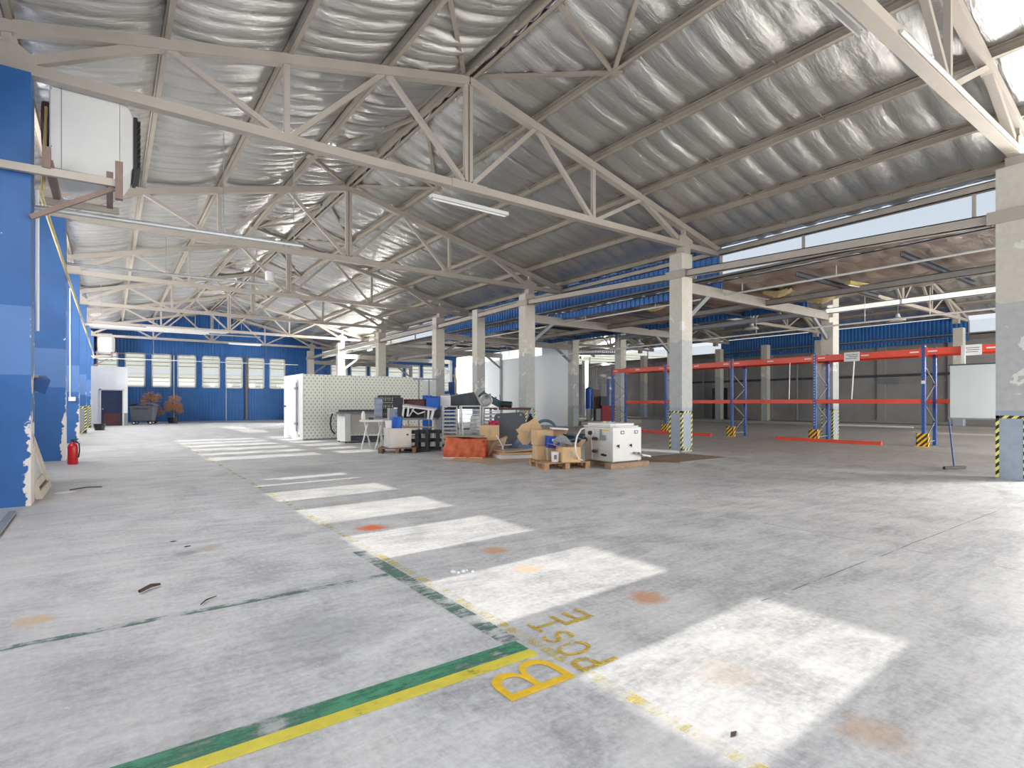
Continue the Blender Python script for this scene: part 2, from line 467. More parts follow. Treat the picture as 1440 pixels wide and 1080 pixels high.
# floor paint
def strip(name, m, label, pts, cat='floor marking'):
    o = solo(MB().prism(pts, .0015, .004), name, m, label, cat); return o
def rect(x0, x1, y0, y1): return [(x0,y0),(x1,y0),(x1,y1),(x0,y1)]
strip('floor_line', M['line_yellow'], 'bright yellow line across the floor, ending beside the big letter B', rect(-.9, 1.86, 2.325, 2.405))
strip('floor_line', M['line_yellow_faint'], 'faded yellow line running down the hall under the sun patches', rect(1.905, 1.97, -1.5, 24))
strip('floor_line', M['line_green'], 'broad green line alongside the bright yellow line', rect(-.9, 1.86, 2.412, 2.53))
strip('floor_line', M['line_green_faint'], 'worn green line running down the hall beside the faded yellow one', rect(1.78, 1.893, 2.534, 4.9))
strip('floor_line', M['line_green_faint'], 'thin faded green line crossing the bare floor further up, by a twig', rect(-.95, 1.77, 4.075, 4.135))

def letter(ch, box, m, label, bold=.0):
    """a flat stencilled letter fitted to x0, x1, y0, y1; it reads away from the camera, its top toward the left wall"""
    cu = bpy.data.curves.new('letter', 'FONT'); cu.body = ch; cu.size = .4; cu.extrude = .0012; cu.offset = bold
    o = bpy.data.objects.new('letter', cu); COL.objects.link(o)
    dg = bpy.context.evaluated_depsgraph_get(); me = bpy.data.meshes.new_from_object(o.evaluated_get(dg))
    bpy.data.objects.remove(o)
    vs = [Vector((-v.co.y, v.co.x, v.co.z)) for v in me.vertices]
    ax, bx = min(p.x for p in vs), max(p.x for p in vs); ay, by = min(p.y for p in vs), max(p.y for p in vs)
    x0, x1, y0, y1 = box
    mb = MB(); mb.v = [Vector((x0+(p.x-ax)/(bx-ax)*(x1-x0), y0+(p.y-ay)/(by-ay)*(y1-y0), p.z + .0035)) for p in vs]
    mb.f = [list(p.vertices) for p in me.polygons]
    return solo(mb, 'floor_letter', m, label, 'floor marking')
letter('B', (1.47,1.86,2.03,2.30), M['letter_yellow'], 'large yellow stencilled letter B on the concrete', -.004)
letter('P', (1.92,2.17,2.04,2.17), M['letter_worn'], 'worn yellow letter P at the edge of the nearest sun patch')
letter('O', (1.96,2.17,2.20,2.34), M['letter_worn'], 'worn yellow letter O right behind the letter P')
letter('S', (2.0,2.19,2.38,2.49), M['letter_worn'], 'half rubbed out yellow letter S behind the letter O')
letter('T', (2.05,2.25,2.54,2.68), M['letter_worn'], 'half rubbed out yellow letter T, last of its word')
letter('E', (2.24,2.48,2.53,2.70), M['letter_worn'], 'worn yellow letter standing apart on the far side of the word')

# columns
def tape_on(o, x0, x1, y0, y1, z0, z1, w=.05, faces='WS'):
    e = .006
    if 'W' in faces:
        t = MB(); t.box(x0-e, x0, y0, y0+w, z0, z1); t.box(x0-e, x0, y1-w, y1, z0, z1); t.box(x0-e, x0, y0, y1, z1-w, z1)
        t.build('hazard_tape', M['tape'], o)
    if 'S' in faces:
        t = MB(); t.box(x0, x0+w, y0-e, y0, z0, z1); t.box(x1-w, x1, y0-e, y0, z0, z1); t.box(x0, x1, y0-e, y0, z1-w, z1); t.box(x0, x1, y0-e, y0, z0, z0+w)
        t.build('hazard_tape', M['tape'], o)

def column(x, y, h, wx=.46, wy=.42, m='column', tape=True, collar=None, faces='WS', z0=0.0, taped=1.13):
    mb = MB(); mb.box(-wx*0, wx, -wy/2, wy/2, z0, h)
    o = mb.build('column', M[m]); o.matrix_basis = Matrix.Translation((x, y, 0)); o['kind'] = 'structure'
    if tape: tape_on(o, x, x+wx, y-wy/2, y+wy/2, z0+.04, taped, faces=faces)
    if collar is not None:
        c = MB(); e = .03; zc = collar
        for dz in (-.1, .1): c.bar((x-.02, y-wy/2-.12, zc+dz), (x-.02, y+wy/2+.12, zc+dz), .04, .02)
        c.box(x-.035, x, y-wy/2-.12, y+wy/2+.12, zc-.1, zc+.1)
        c.box(x+wx, x+wx+.035, y-wy/2-.12, y+wy/2+.12, zc-.1, zc+.1)
        for yy in (y-wy/2-.06, y+wy/2+.06):
            c.tube([(x-.05, yy, zc+.05), (x+wx+.05, yy, zc+.05)], .012, 6); c.tube([(x-.05, yy, zc-.06), (x+wx+.05, yy, zc-.06)], .012, 6)
        c.build('clamp_collar', M['steel_paint'], o)
    return o
EZ = {0: 4.62, 1: 4.9, 2: 5.15, 3: 5.02, 4: 4.98, 5: 4.95, 6: 4.9}
for k, y in enumerate(TY):
    column(XA, y, 5.5, collar=EZ[k] + .02)
column(XA, 20.33, 5.38, .40, .40, tape=False)
for y in TY[:4] + [20.33]:
    column(XB, y, 5.35 if y != 20.33 else 5.05, .46 if y != 20.33 else .4, .42)
for y in TY[4:]:
    column(XB, y, 4.7, .22, .22, 'mid_grey', tape=False)
for k, y in enumerate([6.28, 9.83, 16.93, 20.48, 24.03, 31.13, 38.23]):
    column(XC, y, 5.3, .42, .42, tape=k in (3, 4), z0=.16, taped=1.3)
# left piers
for k, y in enumerate(TY[1:]):
    mb = MB(); mb.box(-1.75, -.84, y-.21, y+.21, 0, 5.7)
    o = struct(mb, 'column', M['blue_pier'])
    if k >= 3:
        b = MB(); b.box(-1.76, -.83, y-.22, y+.22, 0, 1.22); b.build('painted_base', M['mid_grey'], o)
        tape_on(o, -1.3, -.83, y-.22, y+.22, .04, 1.2, .07, 'S')

# left wall: piers of wall between the window openings, sun comes through these
MW = M['blue']
wins = [(.85,1.77,3.63), (2.52,3.50,3.63), (4.28,5.27,3.63), (5.99,6.99,3.63), (7.73,8.63,3.63), (9.39,10.31,3.63),
        (14.34,15.16,5.0), (15.9,16.72,5.0), (17.4,18.4,5.0), (19.12,20.04,5.0), (20.65,21.58,5.0), (22.16,23.25,5.0)]
upper = [(23.5,24.2,5.0), (27.1,35.7,5.0), (40.1,40.9,5.0)]
mb = MB(); x0, x1 = -2.95, -2.7
mb.box(x0, x1, -7, 48.1, 0, 2.52); mb.box(x0, x1, -7, 48.1, 5.0, 6.0)
cuts = sorted([(a, b, 2.52, c) for a, b, c in wins] + [(a, b, 4.28, c) for a, b, c in upper]); y = -7
for (a, b, zl, zh) in cuts:
    mb.box(x0, x1, y, a, 2.52, 5.0)
    if zl > 2.52: mb.box(x0, x1, a, b, 2.52, zl)
    if zh < 5.0: mb.box(x0, x1, a, b, zh, 5.0)
    if zl <= 2.52 and zh >= 5.0: mb.box(x0, x1, a, b, 4.12, 4.26)
    y = b
mb.box(x0, x1, y, 48.1, 2.52, 5.0)
mb.box(-2.7, -1.27, 10.05, 12.7, 0, 1.9)       # low masonry block behind the first pier
struct(mb, 'wall_left', M['blue'])

# back wall: corrugated blue sheet round eight windows, carried on across the aisle and the far nave
YB = 47.9
xw = [(-.75+1.6*k, .48+1.6*k) for k in range(8)]
xw2 = [(15.4+1.75*k, 16.9+1.75*k) for k in range(9)]
def corr(mb, x0, x1, z0, z1f, y, pitch=.2, depth=.035):
    n = max(1, int(round((x1-x0)/pitch)))
    xs = []
    for i in range(n):
        a = x0 + (x1-x0)*i/n; w = (x1-x0)/n
        xs += [(a, 0), (a+w*.4, 0), (a+w*.5, depth), (a+w*.9, depth)]
    xs.append((x1, 0)); vs = []; fs = []
    for (x, d) in xs:
        zt = z1f(x) if callable(z1f) else z1f
        vs += [(x, y-d, z0), (x, y-d, zt)]
    for i in range(len(xs)-1): fs.append((2*i, 2*i+2, 2*i+3, 2*i+1))
    mb.add(vs, fs)
mb = MB()
mb.box(-2.95, 39, YB+.04, YB+.2, 0, 2.5)
for (za, zb, ws, xs, xe) in ((2.5, 4.95, xw, -2.95, 14.7), (2.5, 4.95, xw2, 14.7, 39)):
    x = xs
    for a, b in ws:
        mb.box(x, a, YB+.04, YB+.2, za, zb); corr(mb, x, a, za, zb, YB); x = b
    mb.box(x, xe, YB+.04, YB+.2, za, zb); corr(mb, x, xe, za, zb, YB)
corr(mb, -2.95, 39, 0, 2.5, YB)
corr(mb, -2.7, 14.7, 4.95, lambda x: ztop(x)+.25, YB); mb.prism([(-2.95,4.95),(14.7,4.95),(14.7,ztop(14.7)+.25),(6,8.25),(-2.95,ztop(-2.7)+.2)], 0, .1, Matrix(((1,0,0,0),(0,0,1,YB+.05),(0,1,0,0),(0,0,0,1))))
mb.prism([(14.7,4.95),(39,4.95),(37.4,5.95),(28.65,8.2),(20,5.95)], 0, .1, Matrix(((1,0,0,0),(0,0,1,YB+.05),(0,1,0,0),(0,0,0,1))))
struct(mb, 'wall_back', M['blue'])
n = 0
for a, b in xw + xw2:
    n += 1
    f = MB(); fw = .09
    f.box(a, a+fw, YB-.07, YB+.1, 2.5, 4.95); f.box(b-fw, b, YB-.07, YB+.1, 2.5, 4.95); f.box(a, b, YB-.07, YB+.1, 2.5, 2.5+fw); f.box(a, b, YB-.07, YB+.1, 4.95-fw, 4.95)
    o = struct(f, 'window_%d' % n, M['white_metal'])
    p = MB(); p.box(a+fw, b-fw, YB+.02, YB+.03, 2.5+fw, 4.95-fw); p.build('pane', M['glass'], o)
# neighbouring building seen through those windows
nb = MB(); RB_ = Matrix.Translation((14, 66, 0)) @ Matrix.Rotation(math.radians(-8), 4, 'Z')
for k in range(22):
    z = .4 + .4*k
    if 4.3 < z < 4.7: continue
    nb.box(-40, 60, 0, .3, z, z+.33, RB_); nb.box(-40, 60, .26, .3, z+.33, z+.4, RB_)
struct(nb, 'backdrop_building', M['outside_wall'])
g = MB(); g.box(-40, 80, 49, 90, -.25, -.02); g.box(-40, -3, -40, 90, -.25, -.02); g.box(-3, 80, -40, -7, -.25, -.02); g.box(40, 80, -7, 49, -.25, -.02)
struct(g, 'ground', M['outside_wall'])

# near end wall (behind the camera) with open gates added to let fill light in
mb = MB(); y0, y1 = -7.2, -7
mb.box(-2.95, 0, y0, y1, 0, 6); mb.box(12, 13, y0, y1, 0, 6); mb.box(21.4, 22, y0, y1, 0, 6); mb.box(13, 21.4, y0, y1, 4.6, 6); mb.box(0, 12, y0, y1, 5.2, 6); mb.box(36, 39, y0, y1, 0, 6); mb.box(22, 36, y0, y1, 4.6, 6)
mb.prism([(-2.95,6),(14.7,6),(6,8.3)], 0, .2, Matrix(((1,0,0,0),(0,0,1,y0),(0,1,0,0),(0,0,0,1))))
mb.prism([(20,6),(37.4,6),(28.65,8.3)], 0, .2, Matrix(((1,0,0,0),(0,0,1,y0),(0,1,0,0),(0,0,0,1))))
struct(mb, 'wall_front', M['grey_wall'])

# right wall: grey panels and pilasters
mb = MB(); mb.box(38.2, 38.4, -7, 48, .16, 5)
for k in range(14):
    y = -5 + 3.55*k + 1.2
    mb.box(38.05, 38.2, y, y+.45, .16, 4.9)
mb.box(38.0, 38.2, -7, 48, .16, .3); mb.box(38.12, 38.2, -7, 48, 2.6, 2.68)
struct(mb, 'wall_right', M['grey_wall'])

# partition of white panels in the aisle
mb = MB(); mb.box(21.68, 21.8, 24.24, 37.2, 0, 4.85)
for z in (1.6, 3.0): mb.box(21.672, 21.68, 24.24, 37.2, z, z+.02)
mb.box(21.66, 21.68, 24.24, 37.2, 4.28, 4.36)
struct(mb, 'wall_partition', M['partition'])

# ------------------------------------------------------------------ roofs: quilted foil hung over the purlins
def foil(name, m, xe, xr, zf, y0, y1, lines, dy=.06, sag=.07, puff=.13, per=9, seed=1, strip=(.38, .62)):
    rng = random.Random(seed)
    seams = [y0]
    while seams[-1] < y1: seams.append(seams[-1] + rng.uniform(*strip))
    amp = [rng.uniform(.55, 1.25) for _ in seams]; skew = [rng.uniform(-.12, .12) for _ in seams]
    ny = int((y1-y0)/dy)
    us = []
    for i in range(len(lines)-1):
        for k in range(per): us.append((lines[i] + (lines[i+1]-lines[i])*k/per, k/per, i))
    us.append((lines[-1], 0.0, len(lines)-2))
    vs = np.zeros(((ny+1), len(us), 3)); si = 0
    bayamp = {}
    for j in range(ny+1):
        y = y0 + (y1-y0)*j/ny
        while si < len(seams)-2 and y > seams[si+1]: si += 1
        t = min(1, max(0, (y-seams[si])/(seams[si+1]-seams[si])))
        for i, (x, s, b) in enumerate(us):
            q = bayamp.setdefault((si, b), rng.uniform(.6, 1.3))
            tt = min(1, max(0, t + skew[si]*math.sin(PI*s)*math.sin(PI*t)))
            e = (4*s*(1-s))
            pf = puff*amp[si]*q*(math.sin(PI*tt)**.55)*(e**.45 if e > 0 else 0)
            vs[j, i] = (x, y, zf(x) - sag*e - pf + .012*math.sin(23*x+seams[si]*7)*math.sin(PI*tt)*e)
    n = len(us)
    me = bpy.data.meshes.new(name)
    idx = np.arange((ny+1)*n).reshape(ny+1, n)
    f = np.stack([idx[:-1,:-1], idx[:-1,1:], idx[1:,1:], idx[1:,:-1]], -1).reshape(-1, 4)
    me.from_pydata(vs.reshape(-1, 3).tolist(), [], f.tolist())
    me.materials.append(m)
    for p in me.polygons: p.use_smooth = True
    o = bpy.data.objects.new(name, me); COL.objects.link(o); o['kind'] = 'structure'
    return o
PX = [-2.7, -1.12, .65, 2.42, 4.2, 5.87]
PXR = [6.13, 7.8, 9.58, 11.35, 13.05, 14.6]
zfa = lambda x: ztop(x) + .08 + .17 + .02
foil('ceiling', M['foil'], 0, 0, zfa, -7, 47.95, [-3.2] + PX[0:1] + PX[1:] + [6.0], seed=3, dy=.045, strip=(.24, .44), puff=.11)
foil('ceiling', M['foil'], 0, 0, zfa, -7, 47.95, [6.0] + PXR + [15.0], seed=4, puff=.095, sag=.06)
# roof sheets above the foil
def roof_sheet(name, pts, y0=-7.2, y1=48.1):
    mb = MB(); n = len(pts)
    for i in range(n-1):
        (xa, za), (xb, zb) = pts[i], pts[i+1]
        mb.add([(xa,y0,za),(xb,y0,zb),(xb,y1,zb),(xa,y1,za),(xa,y0,za+.06),(xb,y0,zb+.06),(xb,y1,zb+.06),(xa,y1,za+.06)],
               [(3,2,1,0),(4,5,6,7),(0,1,5,4),(1,2,6,5),(2,3,7,6),(3,0,4,7)])
    return struct(mb, name, M['mid_grey'])
roof_sheet('roof', [(-3.4, zfa(-3.4)+.06), (6, zfa(6)+.06), (15.2, zfa(15.2)+.06)])

def purlin(name, x, z, y0, y1, m, label, w=.085, h=.17, flip=1):
    mb = MB(); t = .016
    mb.box(x-t/2, x+t/2, y0, y1, z, z+h)
    for zz in (z, z+h-t): mb.box(min(x, x+flip*w), max(x, x+flip*w), y0, y1, zz, zz+t)
    return solo(mb, name, m, label, 'purlin', 'purlins of the main roof')
names_l = ['left eave purlin on the low side above the blue piers', 'first purlin up from the left eave, over the blue piers', 'second purlin up from the left eave', 'third purlin up from the left eave', 'fourth purlin up from the left eave, next below the ridge', 'left purlin of the pair at the ridge']
names_r = ['right purlin of the pair at the ridge', 'first purlin down the right slope from the ridge', 'second purlin down the right slope from the ridge', 'third purlin down the right slope from the ridge', 'fourth purlin down the right slope, over the column row', 'right eave purlin above the strip of clerestory glass']
for x, nm in zip(PX, names_l): purlin('roof_purlin', x, ztop(x)+.08, -6.8, 47.8, M['purlin'], 'long beige steel ' + nm, flip=1)
for x, nm in zip(PXR, names_r): purlin('roof_purlin', x, ztop(x)+.08, -6.8, 47.8, M['purlin'], 'long beige steel ' + nm, flip=-1)

# trusses
def truss(ridge, y, label, group, m, light=False):
    t = thing('roof_truss', label, 'roof truss', (ridge, y, 0), 0, group)
    X = lambda x: x - RIDGE_A
    zb = 5.8; cw = .17
    MB().box(X(-2.75), X(14.75), -cw/2, cw/2, zb-.075, zb+.075).build('bottom_chord', m, t, local=True)
    for sg in (-1, 1):
        xe = 8.75*sg
        MB().bar((0,0,8.0), (xe, 0, 8.0-.24*8.75), cw, .16).build('top_chord', m, t, local=True)
    k = MB()
    for dx in (-.055, .055): k.bar((dx,0,zb), (dx,0,8.0), .08, .09)
    k.build('king_post', m, t, local=True)
    s = .09
    vert = MB().bar((X(2.42),0,zb), (X(2.42),0,ztop(2.42)), s, s).build('vertical', m, t, local=True)
    nodes = {'diagonal': []}
    for sg in (-1, 1):
        if sg > 0: MB().bar((-X(2.42),0,zb), (-X(2.42),0,ztop(2.42)), s, s).build('vertical', m, t, local=True)
        for (xa, xb) in ((2.42, .65), (2.42, 4.2), (6.0, 4.2), (-1.1, .65)):
            w = .12 if xa == -1.1 else s
            MB().bar((-sg*X(xa) if sg > 0 else X(xa), 0, zb), (-X(xb) if sg > 0 else X(xb), 0, ztop(xb)), w, w).build('diagonal', m, t, local=True)
        MB().bar((-X(-1.1) if sg > 0 else X(-1.1), 0, zb-.1), (-X(-1.1) if sg > 0 else X(-1.1), 0, ztop(-1.1)), .1, .1).build('post', m, t, local=True)
        g = MB(); gx = X(-1.1)*-sg
        g.prism([(gx-.3, zb-.08), (gx+.3, zb-.08), (gx+.3, zb+.16), (gx-.1*sg, zb+.3), (gx-.3, zb+.2)], -.09, .09, Matrix(((1,0,0,0),(0,0,1,0),(0,1,0,0),(0,0,0,1))))
        g.build('gusset_plate', m, t, local=True)
        b = MB(); b.box(gx-.14, gx+.14, -.13, .13, 5.5 if sg > 0 else 5.7, zb-.07); b.build('bearing_shoe', m, t, local=True)
    sp = MB(); sp.box(-.42, .42, -cw/2-.012, cw/2+.012, zb-.085, zb+.085); sp.build('splice_plate', m, t, local=True)
    return t
for k, y in enumerate(TY):
    truss(RIDGE_A, y, ('beige steel roof truss, the %s from the camera, across the main hall' % ORD[k]) if k < 6 else 'beige steel roof truss of the main hall standing right before the blue end wall', 'main hall trusses', M['steel_paint'])

# braces in the plane of the roof, one star per bay on either slope
BAYS = ['in the nearest roof bay', 'between first and second truss', 'between second and third truss', 'between third and fourth truss', 'between fourth and fifth truss', 'between fifth and sixth truss', 'between sixth and seventh truss']
for k in range(0, 6):
    ya = TY[k]
    for sg, side in ((1, 'right'), (-1, 'left')):
        p = Vector((RIDGE_A + 1.8*sg, ya + 4.72, ztop(RIDGE_A+1.8)+.1))
        t = thing('roof_brace', 'beige angle brace under the %s slope %s' % (side, BAYS[k+1]), 'roof brace', p, 0, 'roof braces')
        for dy in (7.0, 4.4, 2.2):
            q = Vector((RIDGE_A + .16*sg, ya + dy, ztop(RIDGE_A)+.1))
            MB().bar(p, q, .07, .07).build('brace_bar', M['purlin'], t)
        mb = MB(); mb.box(p.x-.12, p.x+.12, p.y-.12, p.y+.12, p.z-.01, p.z+.01); mb.build('gusset_plate', M['purlin'], t)
for k in range(-1, 5):
    for j, frac in enumerate((.35, .7)):
        y = TY[0] + 7.1*k + 7.1*frac
        if y > 24 or y < 0: continue
        mb = MB()
        for a, b in ((7.8, 9.58), (9.58, 11.35), (11.35, 13.05), (13.05, 14.6)):
            mb.tube([(a, y, ztop(a)+.2), (b, y, ztop(b)+.2)], .014, 6)
        solo(mb, 'sag_rod', M['purlin'], 'thin sag rod down the right slope %s, %s' % (BAYS[k+1], ('nearer of the two' if j == 0 else 'farther of the two')), 'sag rod', 'sag rods of the right slope')

# eave beams and clerestory on the right of the hall
for k in range(6):
    mb = MB(); mb.channel((XA+.1, TY[k]+.3, EZ[k]+.02), (XA+.1, TY[k+1]-.3, EZ[k+1]+.02), .12, .2, .02)
    solo(mb, 'tie_beam', M['steel_paint'], 'beige channel beam clamped between %s column of the right row' % ['first and second', 'second and third', 'third and the next wide', 'fourth and fifth wide', 'fifth and sixth wide', 'sixth and last wide'][k], 'beam', 'tie beams of the column row')
mb = MB(); mb.channel((14.72, -6.8, 5.83), (14.72, 47.8, 5.83), .14, .17, .02); solo(mb, 'eave_beam', M['steel_paint'], 'long beige beam along the top of the clerestory glass', 'beam')
mb = MB(); mb.channel((14.72, -6.8, 5.0), (14.72, 47.8, 5.0), .14, .12, .02); solo(mb, 'sill_beam', M['galv'], 'long silvery flashing along the foot of the clerestory glass', 'beam')
def clerestory(xc, name0, spans, posts):
    n = name0
    for (y0, y1, kind) in spans:
        if kind == 'b':
            mb = MB(); vs = []; fs = []; c = int((y1-y0)/.2); pr = []
            for i in range(c):
                a = y0 + (y1-y0)*i/c; w = (y1-y0)/c
                pr += [(a, 0), (a+w*.4, 0), (a+w*.5, .035), (a+w*.9, .035)]
            pr.append((y1, 0))
            for (y, d) in pr: vs += [(xc-d, y, 4.7), (xc-d, y, 6.0)]
            for i in range(len(pr)-1): fs.append((2*i, 2*i+2, 2*i+3, 2*i+1))
            mb.add(vs, fs); mb.box(xc+.04, xc+.08, y0, y1, 4.7, 6.0)
            struct(mb, 'wall_%d' % n, M['blue']); n += 1
        else:
            f = MB(); y = y0
            while y < y1 - .2:
                f.box(xc-.03, xc+.03, y-.03, y+.03, 5.0, 5.8); y += 3.55
            f.box(xc-.03, xc+.03, y1-.06, y1, 5.0, 5.8)
            o = struct(f, 'window_%d' % n, M['steel_paint'])
            p = MB(); p.box(xc-.004, xc+.004, y0, y1, 5.0, 5.8); p.build('pane', M['glass'], o); n += 1
clerestory(14.74, 20, [(-6.9, 9.75, 'g'), (9.75, 26.6, 'b'), (26.6, 47.8, 'g')], 3.55)
clerestory(19.93, 30, [(-6.9, 9.75, 'g'), (9.75, 26.6, 'b'), (26.6, 47.8, 'g')], 3.55)
clerestory(37.36, 40, [(-6.9, 9.75, 'g'), (9.75, 24.6, 'b'), (24.6, 47.8, 'g')], 3.55)

# low aisle roof, rafters and purlins
foil('ceiling', M['foil_aisle'], 0, 0, lambda x: 5.02 - .008*(x-14.7), -7, 47.9, [14.5, 15.6, 16.9, 18.2, 19.4, 20.1], dy=.07, sag=.03, puff=.085, per=6, seed=8)
roof_sheet('roof', [(14.55, 5.07), (20.15, 5.07)])
foil('ceiling', M['foil_aisle'], 0, 0, lambda x: 5.0, -7, 47.9, [37.2, 38.4], dy=.2, per=4, seed=9)
roof_sheet('roof', [(37.2, 5.07), (39.0, 5.07)])
mb = MB(); mb.channel((17.3, -6.8, 4.60), (17.3, 47.7, 4.60), .12, .18, .016)
solo(mb, 'aisle_purlin', M['rafter'], 'long grey beam running along the middle of the low aisle roof', 'beam')
for k in range(-1, 4):
    for j, f in enumerate((.33, .67)):
        y = TY[0] + 7.1*(k + f)
        mb = MB(); mb.channel((14.8, y, 4.79), (20.0, y, 4.77), .09, .13, .014)
        solo(mb, 'slim_rafter', M['dark_grey'], 'slim dark aisle rafter %s, %s' % (['before the nearest column line', 'between first and second column line', 'between second and third column line', 'between third and fourth column line', 'between fourth and fifth column line'][k+1], ('nearer of two', 'farther of two')[j]), 'rafter', 'slim rafters of the aisle')
for k, y in enumerate(TY):
    t = thing('aisle_rafter', 'grey steel rafter with slanted struts across the aisle on the %s column line' % ORD[k], 'rafter', (17.3, y, 4.6), 0, 'aisle rafters')
    MB().bar((XA+.46, y, 4.62), (XB, y, 4.58), .16, .3).build('rafter_beam', M['rafter'], t)
    MB().bar((XA+.5, y, 3.75), (XA+1.5, y, 4.5), .1, .12).build('strut', M['mid_grey'], t)
    MB().bar((XB-.04, y, 3.75), (XB-1.1, y, 4.48), .1, .12).build('strut', M['mid_grey'], t)
mb = MB(); mb.channel((XB-.16, -6.5, 4.74), (XB-.16, 20.1, 4.74), .12, .2, .02)
solo(mb, 'tie_beam', M['white_metal'], 'bright white beam along the second column row', 'beam')

# far nave
zfb = lambda x: ztop(x, RIDGE_B) + .27
foil('ceiling', M['foil'], 0, 0, zfb, -7, 47.95, [19.7, 21.5, 23.3, 25.07, 26.85, 28.65], dy=.1, per=6, seed=5)
foil('ceiling', M['foil'], 0, 0, zfb, -7, 47.95, [28.65, 30.45, 32.2, 34.0, 35.7, 37.6], dy=.1, per=6, seed=6)
roof_sheet('roof', [(19.5, zfb(19.5)+.06), (28.65, zfb(28.65)+.06), (37.9, zfb(37.9)+.06)])
for k, x in enumerate([20.1, 21.5, 23.3, 25.07, 26.85, 28.5]):
    purlin('roof_purlin', x, ztop(x, RIDGE_B)+.08, -6.8, 47.8, M['purlin_dark'], 'dull purlin of the far hall, %s up its near slope' % ['eave one', 'first', 'second', 'third', 'fourth', 'ridge one'][k])['group'] = 'purlins of the far roof'
for k, x in enumerate([28.8, 30.45, 32.2, 34.0, 35.7, 37.2]):
    purlin('roof_purlin', x, ztop(x, RIDGE_B)+.08, -6.8, 47.8, M['purlin_dark'], 'dull purlin of the far hall, %s down its far slope' % ['ridge one', 'first', 'second', 'third', 'fourth', 'eave one'][k], flip=-1)['group'] = 'purlins of the far roof'
for k, y in enumerate(TY):
    truss(RIDGE_B, y, 'dull steel truss of the far hall beyond the racking, the %s along' % ORD[k], 'far hall trusses', M['purlin_dark'])
# ------------------------------------------------------------------ things
RZ = -YAW          # local x runs to the right of the view, local y away from it
T = lambda x, y, z, rz=0.0, rx=0.0, ry=0.0: Matrix.Translation((x, y, z)) @ Matrix.Rotation(rz, 4, 'Z') @ Matrix.Rotation(ry, 4, 'Y') @ Matrix.Rotation(rx, 4, 'X')

# unit heaters hung beside the trusses on the left
def heater(y, label):
    t = thing('unit_heater', label, 'heater', (-.4, y, 4.5), 0, 'unit heaters')
    b = MB(); b.box(-.68, .12, y+.14, y+1.25, 4.62, 5.98)
    b.build('casing', M['white_metal'], t, bevel=.02)
    n = MB(); n.add([(.12,y+.14,4.62),(.12,y+1.25,4.62),(.12,y+1.25,5.98),(.12,y+.14,5.98),(.29,y+.3,4.9),(.29,y+1.1,4.9),(.29,y+1.1,5.62),(.29,y+.3,5.62)],
          [(0,1,5,4),(1,2,6,5),(2,3,7,6),(3,0,4,7),(4,5,6,7)]); n.build('outlet_hood', M['white_metal'], t)
    lv = MB(); lv.box(.29, .34, y+.28, y+1.12, 4.86, 5.66)
    for k in range(8): lv.bar((.35, y+.28, 4.90+.10*k), (.35, y+1.12, 4.90+.10*k), .06, .02)
    lv.build('louvre', M['black'], t)
    f = MB(); f.tube([(-.68, y+.7, 5.3), (-.78, y+.7, 5.3)], .42, 20); f.build('fan_ring', M['maroon'], t)
    s = MB()
    for zz in (4.9, 5.7): s.box(-.66, -.65, y+.135, y+.14, zz, zz+.02)
    s.box(-.55, -.542, y+.135, y+.141, 4.62, 5.98); s.build('panel_seam', M['mid_grey'], t)
    return t
heater(TY[1], 'white unit heater with black louvre high beside the nearest blue pier')
heater(45.4, 'small looking white unit heater above the white room at the far end')
def heater_bracket(y, label):
    t = thing('heater_bracket', label, 'bracket', (-.6, y, 4.4), 0, 'heater brackets')
    MB().bar((-1.7, y-.3, 4.38), (.12, y-.3, 4.42), .07, .1).build('rail', M['purlin_dark'], t); MB().bar((-1.2, y+1.05, 4.38), (.12, y+1.05, 4.42), .07, .1).build('rail', M['purlin_dark'], t)
    b = MB(); b.bar((-.84, y-.26, 3.78), (.05, y-.26, 4.36), .06, .06); b.build('diagonal_strut', M['brown_steel'], t)
    for x in (-.72, .06):
        c = MB(); c.box(x, x+.09, y-.36, y-.26, 4.2 if x > 0 else 4.44, 4.72); c.build('upright', M['brown_steel'], t)
    d = MB()
    for x in (-.65, .0): d.bar((x, y-.3, 4.5), (x, y+1.25, 4.5), .08, .14)
    d.build('bearer', M['brown_steel'], t)
heater_bracket(TY[1], 'brown and beige steel bracket carrying the near unit heater')
heater_bracket(45.4, 'steel bracket carrying the far unit heater')

# pipes and conduits along the left piers
o = solo(MB().tube([(-.79, 10.1, 4.3), (-.79, 45.5, 4.3)], .028, 8), 'gas_pipe', M['yellow_pipe'], 'pale yellow pipe running along the faces of the blue piers', 'pipe')
solo(MB().tube([(-.72, 10.12, 5.5), (-.76, 10.16, 4.34)], .022, 8), 'gas_pipe', M['yellow_pipe'], 'short yellow drop pipe under the near heater', 'pipe')
def hung_pipe(y, x0, x1, z, hang, label, r=.035, m='galv'):
    t = thing('hung_pipe', label, 'pipe', ((x0+x1)/2, y, z), 0, 'pipes hung across the hall')
    MB().tube([(x0, y, z), (x1, y, z+.06)], r, 10).build('pipe', M[m], t)
    for x, zt in hang:
        MB().tube([(x, y, z+.02), (x, y, zt)], .008, 6).build('hanger_rod', M['mid_grey'], t)
hung_pipe(10.06, -.84, 2.75, 4.05, [(1.5, 5.74), (2.6, 5.74)], 'galvanised pipe hung from the second truss below the near heater')
hung_pipe(17.16, -.84, 3.7, 4.72, [(1.2, 5.74), (3.4, 5.74)], 'galvanised pipe hung from the third truss')
hung_pipe(31.35, -.84, 6.4, 4.75, [(1.2, 5.74), (5.5, 5.74)], 'thin grey pipe hung low from the fifth truss')
hung_pipe(44.9, -.9, 11.9, 4.28, [(2.4, 5.74), (6, 5.74), (9.6, 5.74)], 'thin white pipe crossing in front of the end windows', .03, 'white_pipe')
